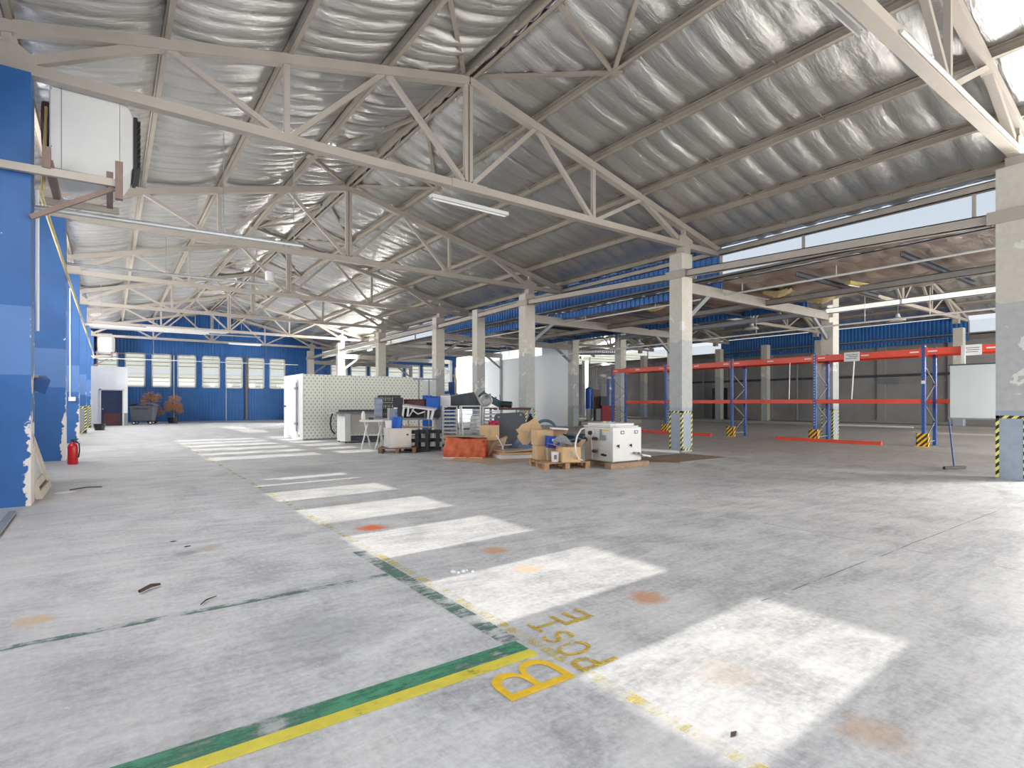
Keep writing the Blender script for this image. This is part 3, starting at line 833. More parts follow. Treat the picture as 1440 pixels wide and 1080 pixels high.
hung_pipe(44.7, -.9, 4.6, 4.62, [(2.4, 5.74)], 'thin brown pipe above the white one before the end windows', .02, 'brown_steel')
solo(MB().tube([(-.81, 10.08, 2.35), (-.81, 10.08, 4.3)], .02, 8), 'conduit', M['white_pipe'], 'white conduit up the edge of the nearest blue pier', 'conduit')
solo(MB().tube([(-1.08, TY[3]-.235, 1.56), (-1.08, TY[3]-.235, 5.2)], .022, 8), 'conduit', M['white_pipe'], 'white conduit down the third blue pier to a switch box', 'conduit')
solo(MB().box(-1.12, -.93, TY[3]-.29, TY[3]-.215, 1.42, 1.56), 'switch_box', M['white_plastic'], 'white switch box on the third blue pier', 'switch box', bevel=.008)

# floodlight on the nearest pier
t = thing('floodlight', 'blue box shaped floodlight fixed to the edge of the nearest blue pier', 'floodlight', (-.74, 10.1, 1.6))
R = T(-.80, 10.12, 1.62, .4, .35, .2) @ Matrix.Scale(.78, 4)
h = MB(); h.add([(-.1,-.1,-.1),(.1,-.13,-.13),(.1,.13,-.13),(-.1,.1,-.1),(-.1,-.1,.1),(.1,-.13,.13),(.1,.13,.13),(-.1,.1,.1)],
    [(3,2,1,0),(4,5,6,7),(0,1,5,4),(2,3,7,6),(3,0,4,7)], R); h.build('housing', M['pole_blue'], t, solid=.012)
MB().box(.085, .09, -.11, .11, -.11, .11, R).build('lens', M['paper'], t)
MB().box(-.84, -.80, 10.06, 10.12, 1.5, 1.74).build('bracket', M['mid_grey'], t)

# old window sash leaning behind the first pier
t = thing('window_sash', 'old white window sash leaning on its side behind the nearest pier', 'window sash', (-.9, 11, 0))
R = Matrix.Translation((-.77, 10.22, .0)) @ Matrix.Rotation(math.radians(-15), 4, 'Y')
fr = MB(); w, hh, th = 1.62, 1.92, .07
for (a, b, c, d) in ((0, w, 0, .1), (0, w, hh-.1, hh), (0, .1, .1, hh-.1), (w-.1, w, .1, hh-.1)): fr.box(-th, 0, a, b, c, d, R)
fr.build('outer_frame', M['old_white'], t)
fr = MB()
for (a, b, c, d) in ((.14, w-.14, .14, .24), (.14, w-.14, hh-.24, hh-.14), (.14, .24, .24, hh-.24), (w-.24, w-.14, .24, hh-.24)): fr.box(-th-.02, -.03, a, b, c, d, R)
fr.build('inner_sash', M['old_white'], t)
fr = MB(); fr.box(-.07, -.035, .1, w-.1, .1, .14, R); fr.box(-.07, -.035, w-.14, w-.1, .14, hh-.1, R); fr.build('seal', M['wood_dark'], t)
MB().box(-.06, -.05, .24, w-.24, .24, hh-.24, R).build('pane', M['panel_white'], t)

# fire extinguisher
t = thing('fire_extinguisher', 'red fire extinguisher standing on the floor by the second blue pier', 'fire extinguisher', (-.66, 15.6, 0))
b = MB(); b.lathe([(.085,0),(.095,.02),(.095,.38),(.085,.43),(.05,.46),(.03,.47),(.03,.5)], (-.66,15.6,0), 20); b.build('cylinder', M['red'], t, smooth=True)
b = MB(); b.box(-.68,-.64,15.58,15.62,.49,.53); b.bar((-.7,15.6,.53),(-.56,15.56,.56),.03,.02); b.bar((-.7,15.6,.5),(-.57,15.56,.5),.03,.015); b.build('valve_handle', M['black'], t)
b = MB(); b.tube([(-.62,15.57,.5),(-.55,15.53,.46),(-.54,15.52,.3),(-.56,15.53,.15)], .014, 8); b.build('hose', M['rubber'], t, smooth=True)
b = MB(); b.lathe([(.0962,.12),(.0962,.13)], (-.66,15.6,0), 20); b.build('base_band', M['maroon'], t)

# floor scraps
solo(MB().bar((-.93,7.45,.035),(-.95,8.95,.035),.07,.03), 'metal_strip', M['mid_grey'], 'grey metal strip lying on the floor before the nearest pier', 'strip')
def scrap(name, m, label, c, pts, h=.006, cat='scrap'):
    return solo(MB().prism([(c[0]+a, c[1]+b) for a, b in pts], .003, h), name, M[m], label, cat)
scrap('paper_scrap', 'paper', 'flat white scrap beside the leaning window sash', (-.56,10.72), [(-.12,-.1),(.02,-.16),(.16,.02),(.1,.12),(-.08,.1)])
solo(MB().tube([(-.5,10.95,.01),(-.3,11.1,.015),(-.1,11.05,.01)], .008, 6), 'twig', M['twig'], 'thin dark twig on the floor beside the white scrap', 'twig')
solo(MB().tube([(.17,4.72,.02),(.24,4.80,.025),(.30,4.83,.018)], [.012,.014,.008], 8), 'twig', M['twig'], 'stubby dark twig alone on the bare floor', 'twig')
solo(MB().tube([(.49,4.2,.012),(.53,4.27,.014),(.6,4.33,.01)], [.004,.005,.003], 6), 'twig', M['twig'], 'thin twig lying beside the faded green line', 'twig')
for c, lab in (((2.3,3.82), 'crumbled white chips at the far edge of the second sun patch'), ((3.03,1.98), 'white chip at the far corner of the nearest sun patch')):
    mb = MB()
    for k in range(7 if c[1] > 3 else 2):
        x, y = c[0]+random.uniform(-.09,.09), c[1]+random.uniform(-.05,.05); r = random.uniform(.008,.02)
        mb.lathe([(r,0),(r*.7,r*.8)], (x,y,0), 5)
    o = solo(mb, 'plaster_debris', M['paper'], lab, 'debris'); o['kind'] = 'stuff'
for (u, v, lab) in ((263,769,'dark leaf on the bare floor, nearer one of two'), (243,762,'dark leaf on the bare floor, farther one of two'), (1030,1034,'small dark leaf inside the nearest sun patch')):
    p = at(u, v); scrap('dry_leaf', 'twig', lab, p, [(-.024,-.006),(.0,-.013),(.03,.0),(.004,.010)], .008, 'leaf')

# white room at the far end
YR = 41.0
t = thing('site_room', 'small white room box with a dark door at the far left', 'room', (0, YR+2, 0))
b = MB(); b.box(-2.6,-.42,YR,YR+.12,0,3.48); b.box(.62,.88,YR,YR+.12,0,3.48); b.box(-.42,.62,YR,YR+.12,2.12,3.48); b.box(.76,.88,YR+.12,YR+5.5,0,3.48); b.box(-2.6,.88,YR,YR+5.5,3.48,3.54)
b.build('walls', M['concrete_room'], t)
b = MB(); b.box(-.42,.62,YR+.08,YR+.12,0,2.12); d = b.build('door', M['blue_dark'] if 'blue_dark' in M else M['pole_blue'], t)
b = MB(); b.box(-.3,.5,YR+.07,YR+.08,.05,.75); b.build('kick_panel', M['maroon'], d)
b = MB(); b.lathe([(.03,0),(.03,.05)], (0,0,0), 10, T(-.34,YR+.08,1.0,0,PI/2)); b.build('door_handle', M['steel'], d)
b = MB()
for (x0,x1,z0,z1) in ((-.5,-.42,0,2.2),(.62,.7,0,2.2),(-.5,.7,2.12,2.2)): b.box(x0,x1,YR-.02,YR,z0,z1)
b.build('door_frame', M['white_metal'], t)
b = MB(); b.box(.66,.886,YR-.01,YR,0,.75); b.build('grey_patch', M['mid_grey'], t)
p = at(140,605); solo(MB().lathe([(.2,0),(.25,.3),(.27,.32)], p, 16), 'bucket', M['black'], 'black bucket on the floor by the white room', 'bucket')

# wheeled container
t = thing('wheeled_bin', 'big dark grey wheeled waste container beside the white room', 'waste container', (1.75, 42.3, 0), -.3)
b = MB(); b.add([(-.56,-.38,.22),(.56,-.38,.22),(.56,.38,.22),(-.56,.38,.22),(-.66,-.5,1.18),(.66,-.5,1.18),(.66,.5,1.18),(-.66,.5,1.18)], [(3,2,1,0),(4,5,6,7),(0,1,5,4),(1,2,6,5),(2,3,7,6),(3,0,4,7)])
b.build('body', M['dark_grey'], t, local=True, bevel=.04)
b = MB(); b.grid(8, 8, lambda i, j: ((i-.5)*1.4, (j-.5)*1.08, 1.2+.17*math.sin(PI*i)**.6*1)); b.build('lid', M['dark_grey'], t, local=True, solid=.03)
b = MB(); b.tube([(-.4,-.56,1.0),(.4,-.56,1.0)], .025, 8); b.build('handle_bar', M['black'], t, local=True)
for sx in (-.45,.45):
    for sy in (-.33,.33):
        w_ = MB(); w_.tube([(sx-.05*0,sy-.03,.11),(sx,sy+.03,.11)], .11, 16); ww = w_.build('wheel', M['rubber'], t, local=True)
        c_ = MB(); c_.tube([(sx,sy-.036,.11),(sx,sy-.03,.11)], .055, 12); c_.build('hub', M['white_plastic'], ww, local=True)
# dry potted trees
def dry_tree(p, h, clumps, label, rng):
    t = thing('potted_tree', label, 'potted tree', p, 0, 'dry potted trees')
    MB().lathe([(.26,0),(.33,.36),(.35,.38)], (0,0,0), 16).build('pot', M['black'], t, local=True)
    s = MB(); s.tube([(0,0,.3),(.04,0,.8),(-.03,.02,h*.6),(0,0,h*.9)], [.04,.035,.03,.015], 8)
    for (cx, cz, r) in clumps: s.tube([(0,0,max(.5,cz-.5)),(cx*.6,0,cz-.15),(cx,0,cz)], [.018,.014,.008], 6)
    s.build('stem', M['stem'], t, local=True)
    f = MB()
    for (cx, cz, r) in clumps:
        for _ in range(int(1500*r)):
            d = Vector((rng.gauss(0,1), rng.gauss(0,1), rng.gauss(0,.75))); d = d.normalized()*r*rng.uniform(.15,1)
            c = Vector((cx,0,cz)) + d; s_ = rng.uniform(.03,.07)
            q = Matrix.Rotation(rng.uniform(0,6.3),3,'Z') @ Matrix.Rotation(rng.uniform(-1.2,1.2),3,'X')
            vs = [c + q @ Vector(v) for v in ((-s_,0,0),(0,-s_*.4,0),(s_,0,0),(0,s_*.4,0))]
            f.add(vs, [(0,1,2,3)])
    f.build('foliage', M['leaf'], t, local=True)
rng = random.Random(4)
dry_tree(away(214, 37.2), 2.0, [(-.15,1.75,.45),(.22,1.7,.4),(.1,1.05,.42),(.45,.75,.3),(-.45,1.45,.3)], 'dry brown potted tree behind the waste container', rng)
dry_tree(away(243.5, 37.6), 1.9, [(.05,1.6,.42),(-.3,1.25,.28),(.3,1.15,.3),(-.3,.95,.25),(.35,.85,.3),(0,1.1,.3)], 'dry brown potted tree standing alone at the blue end wall', rng)
solo(MB().bar((8.72,YB-.16,0),(8.72,YB-.16,5.0),.14,.14), 'steel_post', M['brown_steel'], 'brown steel post between the end windows, towards the right', 'post')
solo(MB().tube([(3.83,YB-.12,0),(3.83,YB-.12,4.9)], .03, 8), 'drain_pipe', M['white_pipe'], 'thin white pipe down the blue end wall behind a dry tree', 'pipe')
solo(MB().tube([(7.3,YB-.12,0),(7.3,YB-.12,3.0)], .025, 8), 'drain_pipe', M['white_pipe'], 'short white pipe on the blue end wall near its middle', 'pipe')

# lamps
def batten(p0, p1, ztop_, label, m='white_metal', wires=(.12,.88), w=.13, h=.07):
    p0 = Vector(p0); p1 = Vector(p1)
    t = thing('strip_lamp', label, 'lamp', (p0+p1)/2, 0, 'strip lamps')
    MB().bar(p0, p1, w, h).build('lamp_housing', M[m], t)
    d = (p1-p0)
    MB().tube([p0+d*.03+Vector((0,0,-h*.75)), p1-d*.03+Vector((0,0,-h*.75))], .018, 8).build('tube', M['paper'], t)
    for f in wires:
        q = p0+d*f; MB().tube([q, (q.x, q.y, ztop_)], .006, 5).build('hanging_wire', M['mid_grey'], t)
batten((5.24,10.02,5.53),(7.13,10.02,5.53), 5.75, 'white strip lamp hung under the second truss at mid span')
batten((-.7,24.25,4.08),(3.1,24.25,4.05), 5.75, 'long white strip lamp hung low before the fourth truss')
batten((1.4,31.5,4.95),(4.9,31.5,4.95), 5.75, 'white strip lamp hung before the fifth truss')
batten((6.0,38.5,5.1),(7.9,38.5,5.1), 5.75, 'white strip lamp hung before the sixth truss')
t = thing('louvre_lamp', 'white louvred strip lamp by the nearest truss at the top edge', 'lamp', (6.7,2.98,6.0))
b = MB()
for dy in (-.09,0,.09): b.bar((5.9,2.98+dy,5.98),(7.6,2.98+dy,5.98),.022,.10)
b.build('louvre', M['white_plastic'], t)
b = MB(); b.bar((5.9,2.98,6.06),(7.6,2.98,6.06),.24,.05); b.build('lamp_housing', M['white_metal'], t)
solo(MB().tube([(7.6,2.615,5.76),(12.7,2.615,5.76)], .025, 8), 'conduit', M['white_pipe'], 'white conduit along the bottom of the nearest truss', 'conduit')
batten((16.7,7.05,4.72),(17.9,6.9,4.72), 4.85, 'yellowed strip lamp under the aisle roof', 'yellow_pipe', w=.16, h=.09)
for (x,y,z,lab) in ((27.5,9.6,4.9,'round pendant lamp in the far hall near the blue clerestory'), (22.9,13.6,4.6,'round pendant lamp in the far hall above the racking'), (24.6,21.5,4.7,'round pendant lamp in the far hall beyond the tall grey column')):
    t = thing('pendant_lamp', lab, 'lamp', (x,y,z), 0, 'pendant lamps')
    MB().lathe([(.3,0),(.28,.05),(.1,.16),(.06,.3)], (x,y,z), 18).build('shade', M['white_metal'], t)
    MB().tube([(x,y,z+.3),(x,y,6.2)], .015, 6).build('stem', M['mid_grey'], t)
t = thing('pendant_lamp', 'small white pendant lamp at the end of the pipe on the third truss', 'lamp', (3.75,17.16,4.9), 0, 'pendant lamps')
MB().lathe([(.1,0),(.12,.05),(.12,.25),(.05,.3)], (3.75,17.16,4.9), 14).build('shade', M['white_plastic'], t)

# conduits hung in the aisle
def hung_conduit(x, z, y0, y1, label, hangers, r=.028):
    t = thing('hung_conduit', label, 'conduit', (x,(y0+y1)/2,z), 0, 'conduits hung in the aisle')
    MB().tube([(x,y0,z),(x,y1,z)], r, 8).build('pipe', M['white_pipe'], t)
    for y in hangers: MB().tube([(x,y,z),(x,y,z+.27 if x < 17 else 4.86)], .01, 5).build('hanger_rod', M['white_pipe'], t)
hung_conduit(15.0, 4.60, 1.0, 26, 'white conduit hung under the aisle roof just beyond the near columns', (3.4,6.6,9.2,12.4,15.8,19.5))
hung_conduit(20.2, 4.02, 1.0, 23.5, 'white conduit hung low over the racking', (6.2,8.0,11.8,15.2,19))
def hanging_foil(c, s, label):
    mb = MB(); mb.grid(8, 6, lambda i,j: (c[0]+(i-.5)*s, c[1]+(j-.5)*s*1.6, 4.86-.16*math.sin(PI*i)*math.sin(PI*j)-.04*math.sin(9*i+5*j)))
    solo(mb, 'torn_insulation', M['foil_yellow'], label, 'insulation', 'torn insulation', solid=.02)
for c, s, lab in (((17.0,9.2),.5,'torn yellow insulation hanging from the aisle roof beside the near rafter'), ((19.2,8.9),.5,'torn yellow insulation hanging right before the second column row'), ((15.9,13.2),.6,'long yellow insulation strip hanging behind the near column'), ((14.98,16.0),.34,'yellow insulation hanging over the third column of the near row')):
    hanging_foil(c, s, lab)

# ------------------------------------------------------------------ pallet racking
RX, RB = 20.45, 21.40
fy = [3.15, 6.44, 9.72, 13.0, 16.3, 19.6]
t = thing('pallet_rack', 'long pallet rack with blue frames and orange beams', 'pallet rack', ((RX+RB)/2, 11.4, 0))
for k, y in enumerate(fy):
    for x in (RX, RB):
        p = MB(); p.box(x-.05, x+.05, y-.045, y+.045, 0, 3.14); p.box(x-.08, x+.08, y-.08, y+.08, 0, .012)
        u = p.build('upright', M['rack_blue'], t)
        s = MB()
        for j in range(26): s.box(x-.052, x-.05, y-.012, y+.012, .55+.1*j, .585+.1*j)
        s.build('slot_strip', M['paper'] if (k == 2 and x == RX) else M['black'], u)
        if k == 1 and x == RX: MB().box(x-.053, x-.05, y-.05, y+.05, 1.95, 2.05).build('sticker', M['paper'], u)
    z = [.15, .75, 1.35, 1.95, 2.55]
    for j in range(4):
        a, b = (RX, RB) if j % 2 == 0 else (RB, RX)
        MB().bar((a, y, z[j]), (b, y, z[j+1]), .035, .025).build('brace', M['mid_grey'], t)
    for zz in (.15, 3.0): MB().bar((RX, y, zz), (RB, y, zz), .035, .025).build('brace', M['mid_grey'], t)
for k in range(5):
    a, b = fy[k]+.045, fy[k+1]-.045
    for x in (RX, RB):
        o = MB().box(x-.035, x+.02, a, b, 2.84, 3.04).build('beam', M['rack_orange'], t)
        MB().box(x-.042, x-.035, a, a+.06, 2.78, 3.08).build('beam_connector', M['rack_orange'], o)
        MB().box(x-.042, x-.035, b-.06, b, 2.78, 3.08).build('beam_connector', M['rack_orange'], o)
        if x == RX:
            for f in (.06, .5, .94): MB().box(x-.038, x-.036, a+(b-a)*f-.12, a+(b-a)*f+.12, 2.925, 2.965).build('beam_label', M['paper'], o)
    for x in (RX, RB):
        if x == RX and k in (0, 4): continue
        if x == RB and k == 0: b2 = b; 
        MB().box(x-.035, x+.02, a, b, 1.34, 1.48).build('beam', M['rack_orange'], t)
glab = ['in front of the frame beside the hanging white panel', 'on the frame before the second column', 'on the frame between the two big columns', 'half hidden behind the near striped column', 'on the last frame, beyond the white machine']
for k, y in enumerate(fy[1:]):
    g = thing('rack_guard', 'yellow and black striped foot guard ' + glab[k], 'rack guard', (RX-.1, y, 0), 0, 'rack foot guards')
    b = MB(); b.box(RX-.16, RX-.145, y-.15, y+.15, 0, .42); b.box(RX-.16, RX+.02, y-.15, y-.135, 0, .42); b.box(RX-.16, RX+.02, y+.135, y+.15, 0, .42); b.build('guard_plate', M['guard'], g)
    b = MB(); b.box(RX-.2, RX-.16, y-.2, y+.2, 0, .015); b.build('base_plate', M['label_yellow'], g)
for (a, b, lab) in (((19.98,7.45),(20.02,10.9),'orange rack beam lying on the floor before the second column'), ((19.95,13.65),(20.0,17.15),'orange rack beam on the floor beside the striped column'), ((20.02,17.3),(20.08,20.7),'orange rack beam on the floor behind the white machine')):
    mb = MB(); mb.bar((a[0],a[1],.055),(b[0],b[1],.055),.055,.11); mb.box(a[0]-.035,a[0]+.06,a[1]-.02,a[1]+.02,.0,.13); mb.box(b[0]-.035,b[0]+.06,b[1]-.02,b[1]+.02,.0,.13)
    solo(mb, 'rack_beam', M['rack_orange'], lab, 'rack beam', 'loose rack beams')
# signs
for (y, z, lab) in ((8.48,2.86,'white notice board clipped to the rack beam near the second column'), (5.25,2.84,'white notice board on the rack beam above the hanging white panel')):
    t = thing('notice_board', lab, 'sign', (RX-.06, y, z), 0, 'rack notice boards')
    MB().box(RX-.07, RX-.05, y-.24, y+.24, z-.09, z+.22).build('board', M['paper'], t)
    l = MB()
    for j, (a, b) in enumerate(((-.19,.17),(-.19,.1),(-.16,.19))): l.box(RX-.072, RX-.07, y+a, y+b, z+.12-.06*j, z+.14-.06*j)
    l.build('text_lines', M['ink'], t)
solo(MB().tube([(RX-.01,8.42,2.84),(RX-.02,8.5,1.485)], .022, 8), 'white_rod', M['white_pipe'], 'white rod standing on the rack beam below the left notice board', 'rod')
solo(MB().tube([(RX-.01,10.62,2.84),(RX-.01,10.65,1.485)], .016, 8), 'white_rod', M['white_pipe'], 'thin white rod on the rack beam left of the second column', 'rod')
# hanging white panel
t = thing('hanging_panel', 'large white panel hung from the rack beam beside the near grey column', 'panel', (20.28, 4.4, .95))
MB().box(20.26, 20.31, 3.25, 5.72, .92, 2.46).build('panel', M['panel_white'], t)
MB().box(20.25, 20.33, 3.2, 5.76, 2.46, 2.5).build('top_rail', M['dark_grey'], t)
MB().box(20.25, 20.33, 3.2, 5.76, .88, .92).build('bottom_rail', M['mid_grey'], t)
for y in (3.6, 5.42): MB().box(20.3, 20.36, y-.045, y+.045, 2.5, 3.05).build('strap', M['white_metal'], t)
# broom
t = thing('floor_squeegee', 'floor squeegee with a blue handle standing before the hanging panel', 'squeegee', (14.0, 3.88, 0))
MB().tube([(13.98,3.88,.05),(14.06,3.99,1.02)], .016, 8).build('handle', M['pole_blue'], t)
b = MB(); b.bar((13.74,3.98,.035),(14.28,3.78,.035),.05,.05); b.build('head', M['black'], t)
b = MB(); b.bar((13.74,3.98,.01),(14.28,3.78,.01),.03,.02); b.build('rubber_blade', M['rubber'], t)

# white pipes and sheet on the floor by the near striped column
solo(MB().box(10.5,12.4,8.0,9.3,0,.012), 'plywood_sheet', M['ply'], 'dirty brown plywood sheet on the floor before the striped column', 'sheet')
solo(MB().prism([(9.9,8.6),(10.4,7.9),(10.48,8.3),(10.4,9.2)], 0, .02), 'plywood_sheet', M['wood_dark'], 'broken strip of plywood beside the white machine', 'sheet')
solo(MB().tube([(12.45,9.55,.04),(11.9,11.6,.04)], .03, 8), 'plastic_pipe', M['white_pipe'], 'white pipe lying on the floor against the striped column, upper of two', 'pipe')
solo(MB().tube([(12.36,9.42,.035),(11.72,11.4,.035)], .03, 8), 'plastic_pipe', M['white_pipe'], 'white pipe lying on the floor by the striped column, nearer the plywood', 'pipe')
# ------------------------------------------------------------------ the pile of equipment in the middle of the hall
def view_thing(name, label, cat, u, d, z=0.0, rz=0.0, group=None):
    return thing(name, label, cat, away(u, d, z), RZ + rz, group)

# cold room
t = thing('cold_room', 'walk in cold room of white panels with a dotted film', 'cold room', (8, 21.9, 0))
x0, x1, y0, y1, zc = 5.66, 10.4, 20.62, 23.25, 2.4
MB().box(x0+.01, x1, y0, y1, .05, zc).build('body', M['coldroom'], t)
b = MB(); b.box(x0-.03, x0+.01, y0-.015, y1+.02, .02, zc+.02); b.build('end_wall', M['white_metal'], t)
b = MB(); b.box(x0-.09, x0-.03, y0+.62, y0+2.35, .1, 2.2); d = b.build('door', M['white_plastic'], t, bevel=.015)
b = MB()
for z in (.55, 1.85): b.box(x0-.13, x0-.05, y0+.56, y0+.78, z, z+.09)
b.bar((x0-.1, y0+.6, .3), (x0-.1, y0+.6, 2.1), .03, .03); b.build('hinge', M['mid_grey'], d)
b = MB(); b.box(x0-.15, x0-.09, y0+2.1, y0+2.28, 1.2, 1.26); b.build('handle', M['dark_grey'], d)
b = MB(); b.box(x0-.02, x1+.02, y0-.02, y1+.02, 0, .05); b.build('base_frame', M['mid_grey'], t)
b = MB(); b.box(x0-.07, x0-.03, y0+.4, y0+1.0, .12, .2); b.build('threshold', M['steel'], t)

# steel counter with drawers before the cold room
t = thing('steel_counter', 'stainless counter with a dark top rail before the dotted cold room', 'counter', (7.2, 18.85, 0))
MB().box(6.42, 6.62, 18.45, 19.25, .05, 1.0).build('side_panel', M['white_metal'], t)
MB().box(6.62, 8.0, 18.5, 19.2, .28, 1.0).build('cabinet', M['steel_dull'], t)
b = MB()
for z in (.5, .74): b.box(6.64, 7.98, 18.485, 18.5, z, z+.2)
b.build('drawer_front', M['steel_dull'], t)
MB().box(6.62, 8.0, 18.6, 19.2, .05, .2).build('lower_shelf', M['dark_grey'], t)
MB().box(6.1, 8.05, 18.42, 19.28, 1.0, 1.05).build('worktop', M['mid_grey'], t)
b = MB(); b.bar((6.2, 18.45, 1.09), (8.0, 18.45, 1.09), .05, .07); b.build('top_rail', M['dark_grey'], t)
b = MB()
for x in (6.47, 7.95):
    for y in (18.5, 19.2): b.lathe([(.025,0),(.025,.06)], (x,y,0), 8)
b.build('foot', M['rubber'], t)
solo(MB().tube([away(468,19.0,1.02), away(465.5,18.9,.85), away(464.5,18.8,.65), away(466,18.8,.45), away(471,18.9,.3)], .025, 8), 'hose', M['rubber'], 'black hose looping down from the end of the steel counter', 'hose', smooth=True)

# white trestle and long grey table
def a_frame(mb, x, y, zt, sp, r=.018):
    mb.tube([(x, y-sp, 0), (x, y-.05, zt)], r, 8); mb.tube([(x, y+sp, 0), (x, y+.05, zt)], r, 8)
t = view_thing('folding_trestle', 'white folding trestle table with splayed tube legs beside the steel counter', 'table', 529, 16.5)
MB().box(-.42, .25, -.28, .28, .80, .86).build('table_top', M['white_plastic'], t, local=True)
for x in (-.3, .12):
    for sg in (-1, 1):
        MB().tube([(x-.06*sg, -.3*sg, 0), (x+.04*sg, .05*sg, .8)], .024, 8).build('leg', M['white_metal'], t, local=True)
MB().tube([(-.33,-.1,.4),(.15,-.1,.4)], .015, 6).build('stretcher', M['white_metal'], t, local=True)
t = view_thing('long_table', 'long grey metal table carrying the crates', 'table', 576, 17.2)
MB().box(-.85, .85, -.4, .4, .84, .9).build('table_top', M['mid_grey'], t, local=True)
for x in (-.8, -.1, .78):
    for y in (-.35, .35): MB().tube([(x,y,0),(x,y,.84)], .022, 8).build('leg', M['white_metal'], t, local=True)
# crates
def crate(u, d, z, w, dp, h, m, label, rz=0, lattice=True):
    t = view_thing('crate', label, 'crate', u, d, z, rz, 'crates on the long table')
    b = MB(); b.box(-w/2, w/2, -dp/2, dp/2, 0, .02); b.build('base', M[m], t, local=True)
    for (ax, sg) in (('x',-1),('x',1),('y',-1),('y',1)):
        b = MB(); Lh = dp if ax == 'x' else w
        def put(a0, a1, z0, z1):
            if ax == 'x': b.box(sg*w/2-.012, sg*w/2+.012, a0, a1, z0, z1)
            else: b.box(a0, a1, sg*dp/2-.012, sg*dp/2+.012, z0, z1)
        if lattice:
            put(-Lh/2, Lh/2, h-.05, h); put(-Lh/2, Lh/2, .0, .05)
            n = 6
            for i in range(n+1):
                c = -Lh/2 + Lh*i/n; put(max(-Lh/2, c-.015), min(Lh/2, c+.015), 0, h)
            for zz in (h*.36, h*.66): put(-Lh/2, Lh/2, zz-.01, zz+.01)
        else:
            put(-Lh/2, Lh/2, 0, h); put(-Lh/2-.01, Lh/2+.01, h-.03, h)
        b.build('crate_wall', M[m], t, local=True)
    return t
for i in range(3):
    crate(547, 17.15, .9+.235*i, .62, .45, .225, 'black', 'black slatted crate on the long table, %s of its stack of three' % ['bottom', 'middle', 'top'][i], .35)
t = view_thing('folded_crate', 'dark folding crate side standing before the black crate stack', 'crate', 553.5, 16.9, .9)
MB().box(-.02, .28, -.02, .02, 0, .62, T(0,0,0,0,-.1)).build('panel', M['black'], t, local=True)
crate(532, 17.0, .9, .20, .42, .62, 'pale_blue', 'pale grey slatted crate standing on its end beside the black crates', .3)
crate(584, 17.5, 1.2, .62, .42, .27, 'maroon', 'maroon crate behind the upturned white stool', 0, False)
crate(584, 17.5, .9, .62, .42, .28, 'black', 'black crate under the maroon crate', 0, False)
crate(609.5, 17.4, 1.16, .36, .42, .40, 'blue_plastic', 'blue plastic crate at the end of the long table', 0, False)
crate(609.5, 17.4, .9, .38, .42, .25, 'dark_grey', 'dark grey crate under the blue crate', 0, False)
# upturned white stool
t = view_thing('plastic_stool', 'white plastic stool table tilted over the dark crates', 'stool', 590, 16.6, .9)
R = T(0, 0, .30, 0, .1, .13)
MB().box(-.48, .48, -.2, .2, 0, .05, R).build('seat', M['white_plastic'], t, local=True)
for x, dx in ((-.44,0),(-.3,.0),(.3,.02),(.44,-.03)):
    MB().bar(R @ Vector((x,-.15,0)), R @ Vector((x+dx,-.17,-.27)), .05, .07).build('leg', M['white_plastic'], t, local=True)
MB().bar(R @ Vector((-.14,-.1,0)), R @ Vector((-.26,-.12,-.27)), .03, .03).build('leg', M['white_plastic'], t, local=True)
MB().tube([R @ Vector((-.2,-.15,-.06)), R @ Vector((0,-.16,-.16)), R @ Vector((.2,-.15,-.06))], .02, 8).build('brace', M['white_plastic'], t, local=True)
MB().bar((.18,-.12,.0),(.18,-.12,.28),.05,.05).build('post', M['dark_grey'], t, local=True)

# small pieces at the near table end
t = view_thing('canister', 'grey canister with a dark side standing between the table and the blue bucket', 'canister', 548.5, 15.4, 0)
solo(MB().lathe([(.05,0),(.06,.02),(.06,.17),(.03,.22),(.03,.25)], away(511.0,16.4,.862), 12), 'bottle', M['white_plastic'], 'white bottle on the end of the white trestle', 'bottle', smooth=True)
solo(MB().lathe([(.07,0),(.08,.06)], away(522,16.5,.862), 12), 'dark_bowl', M['dark_grey'], 'low dark bowl on the white trestle', 'bowl')

# pallets
def pallet(t, w, dp, m, z0=0.0):
    b = MB()
    for i in range(5): b.box(-w/2, w/2, -dp/2+(dp-.12)*i/4, -dp/2+(dp-.12)*i/4+.12, .12+z0, .142+z0)
    for x in (-w/2, -.05, w/2-.1): b.box(x, x+.1, -dp/2, dp/2, .1+z0, .12+z0)
    b.build('deck', M[m], t, local=True)
    for x in (-w/2, -.05, w/2-.1):
        for y in (-dp/2, -.06, dp/2-.12):
            MB().box(x, x+.1, y, y+.12, .018+z0, .1+z0).build('block', M[m], t, local=True)
    b = MB()
    for x in (-w/2, -.05, w/2-.1): b.box(x, x+.1, -dp/2, dp/2, z0, .018+z0)
    b.build('runner', M[m], t, local=True)
t = view_thing('pallet', 'weathered wooden pallet under the small steel cabinet', 'pallet', 560, 15.3, 0, .12); pallet(t, 1.0, .8, 'wood_dark')
t = view_thing('steel_cabinet', 'small beige steel cabinet standing on the pallet under the blue bucket', 'cabinet', 559, 15.25, .145, .45)
MB().box(-.31, .31, -.3, .3, 0, .5).build('body', M['steel_dull'], t, local=True, bevel=.008)
MB().box(-.32, .32, -.31, .31, .5, .525).build('lid', M['steel_dull'], t, local=True)
MB().box(-.27, .27, -.312, -.3, .04, .46).build('door', M['steel_dull'], t, local=True)
MB().box(.17, .22, -.33, -.312, .33, .37).build('latch', M['black'], t, local=True)
P = away(558.5, 15.1, .675)
t = thing('bucket', 'blue plastic bucket standing on the small beige cabinet', 'bucket', P)
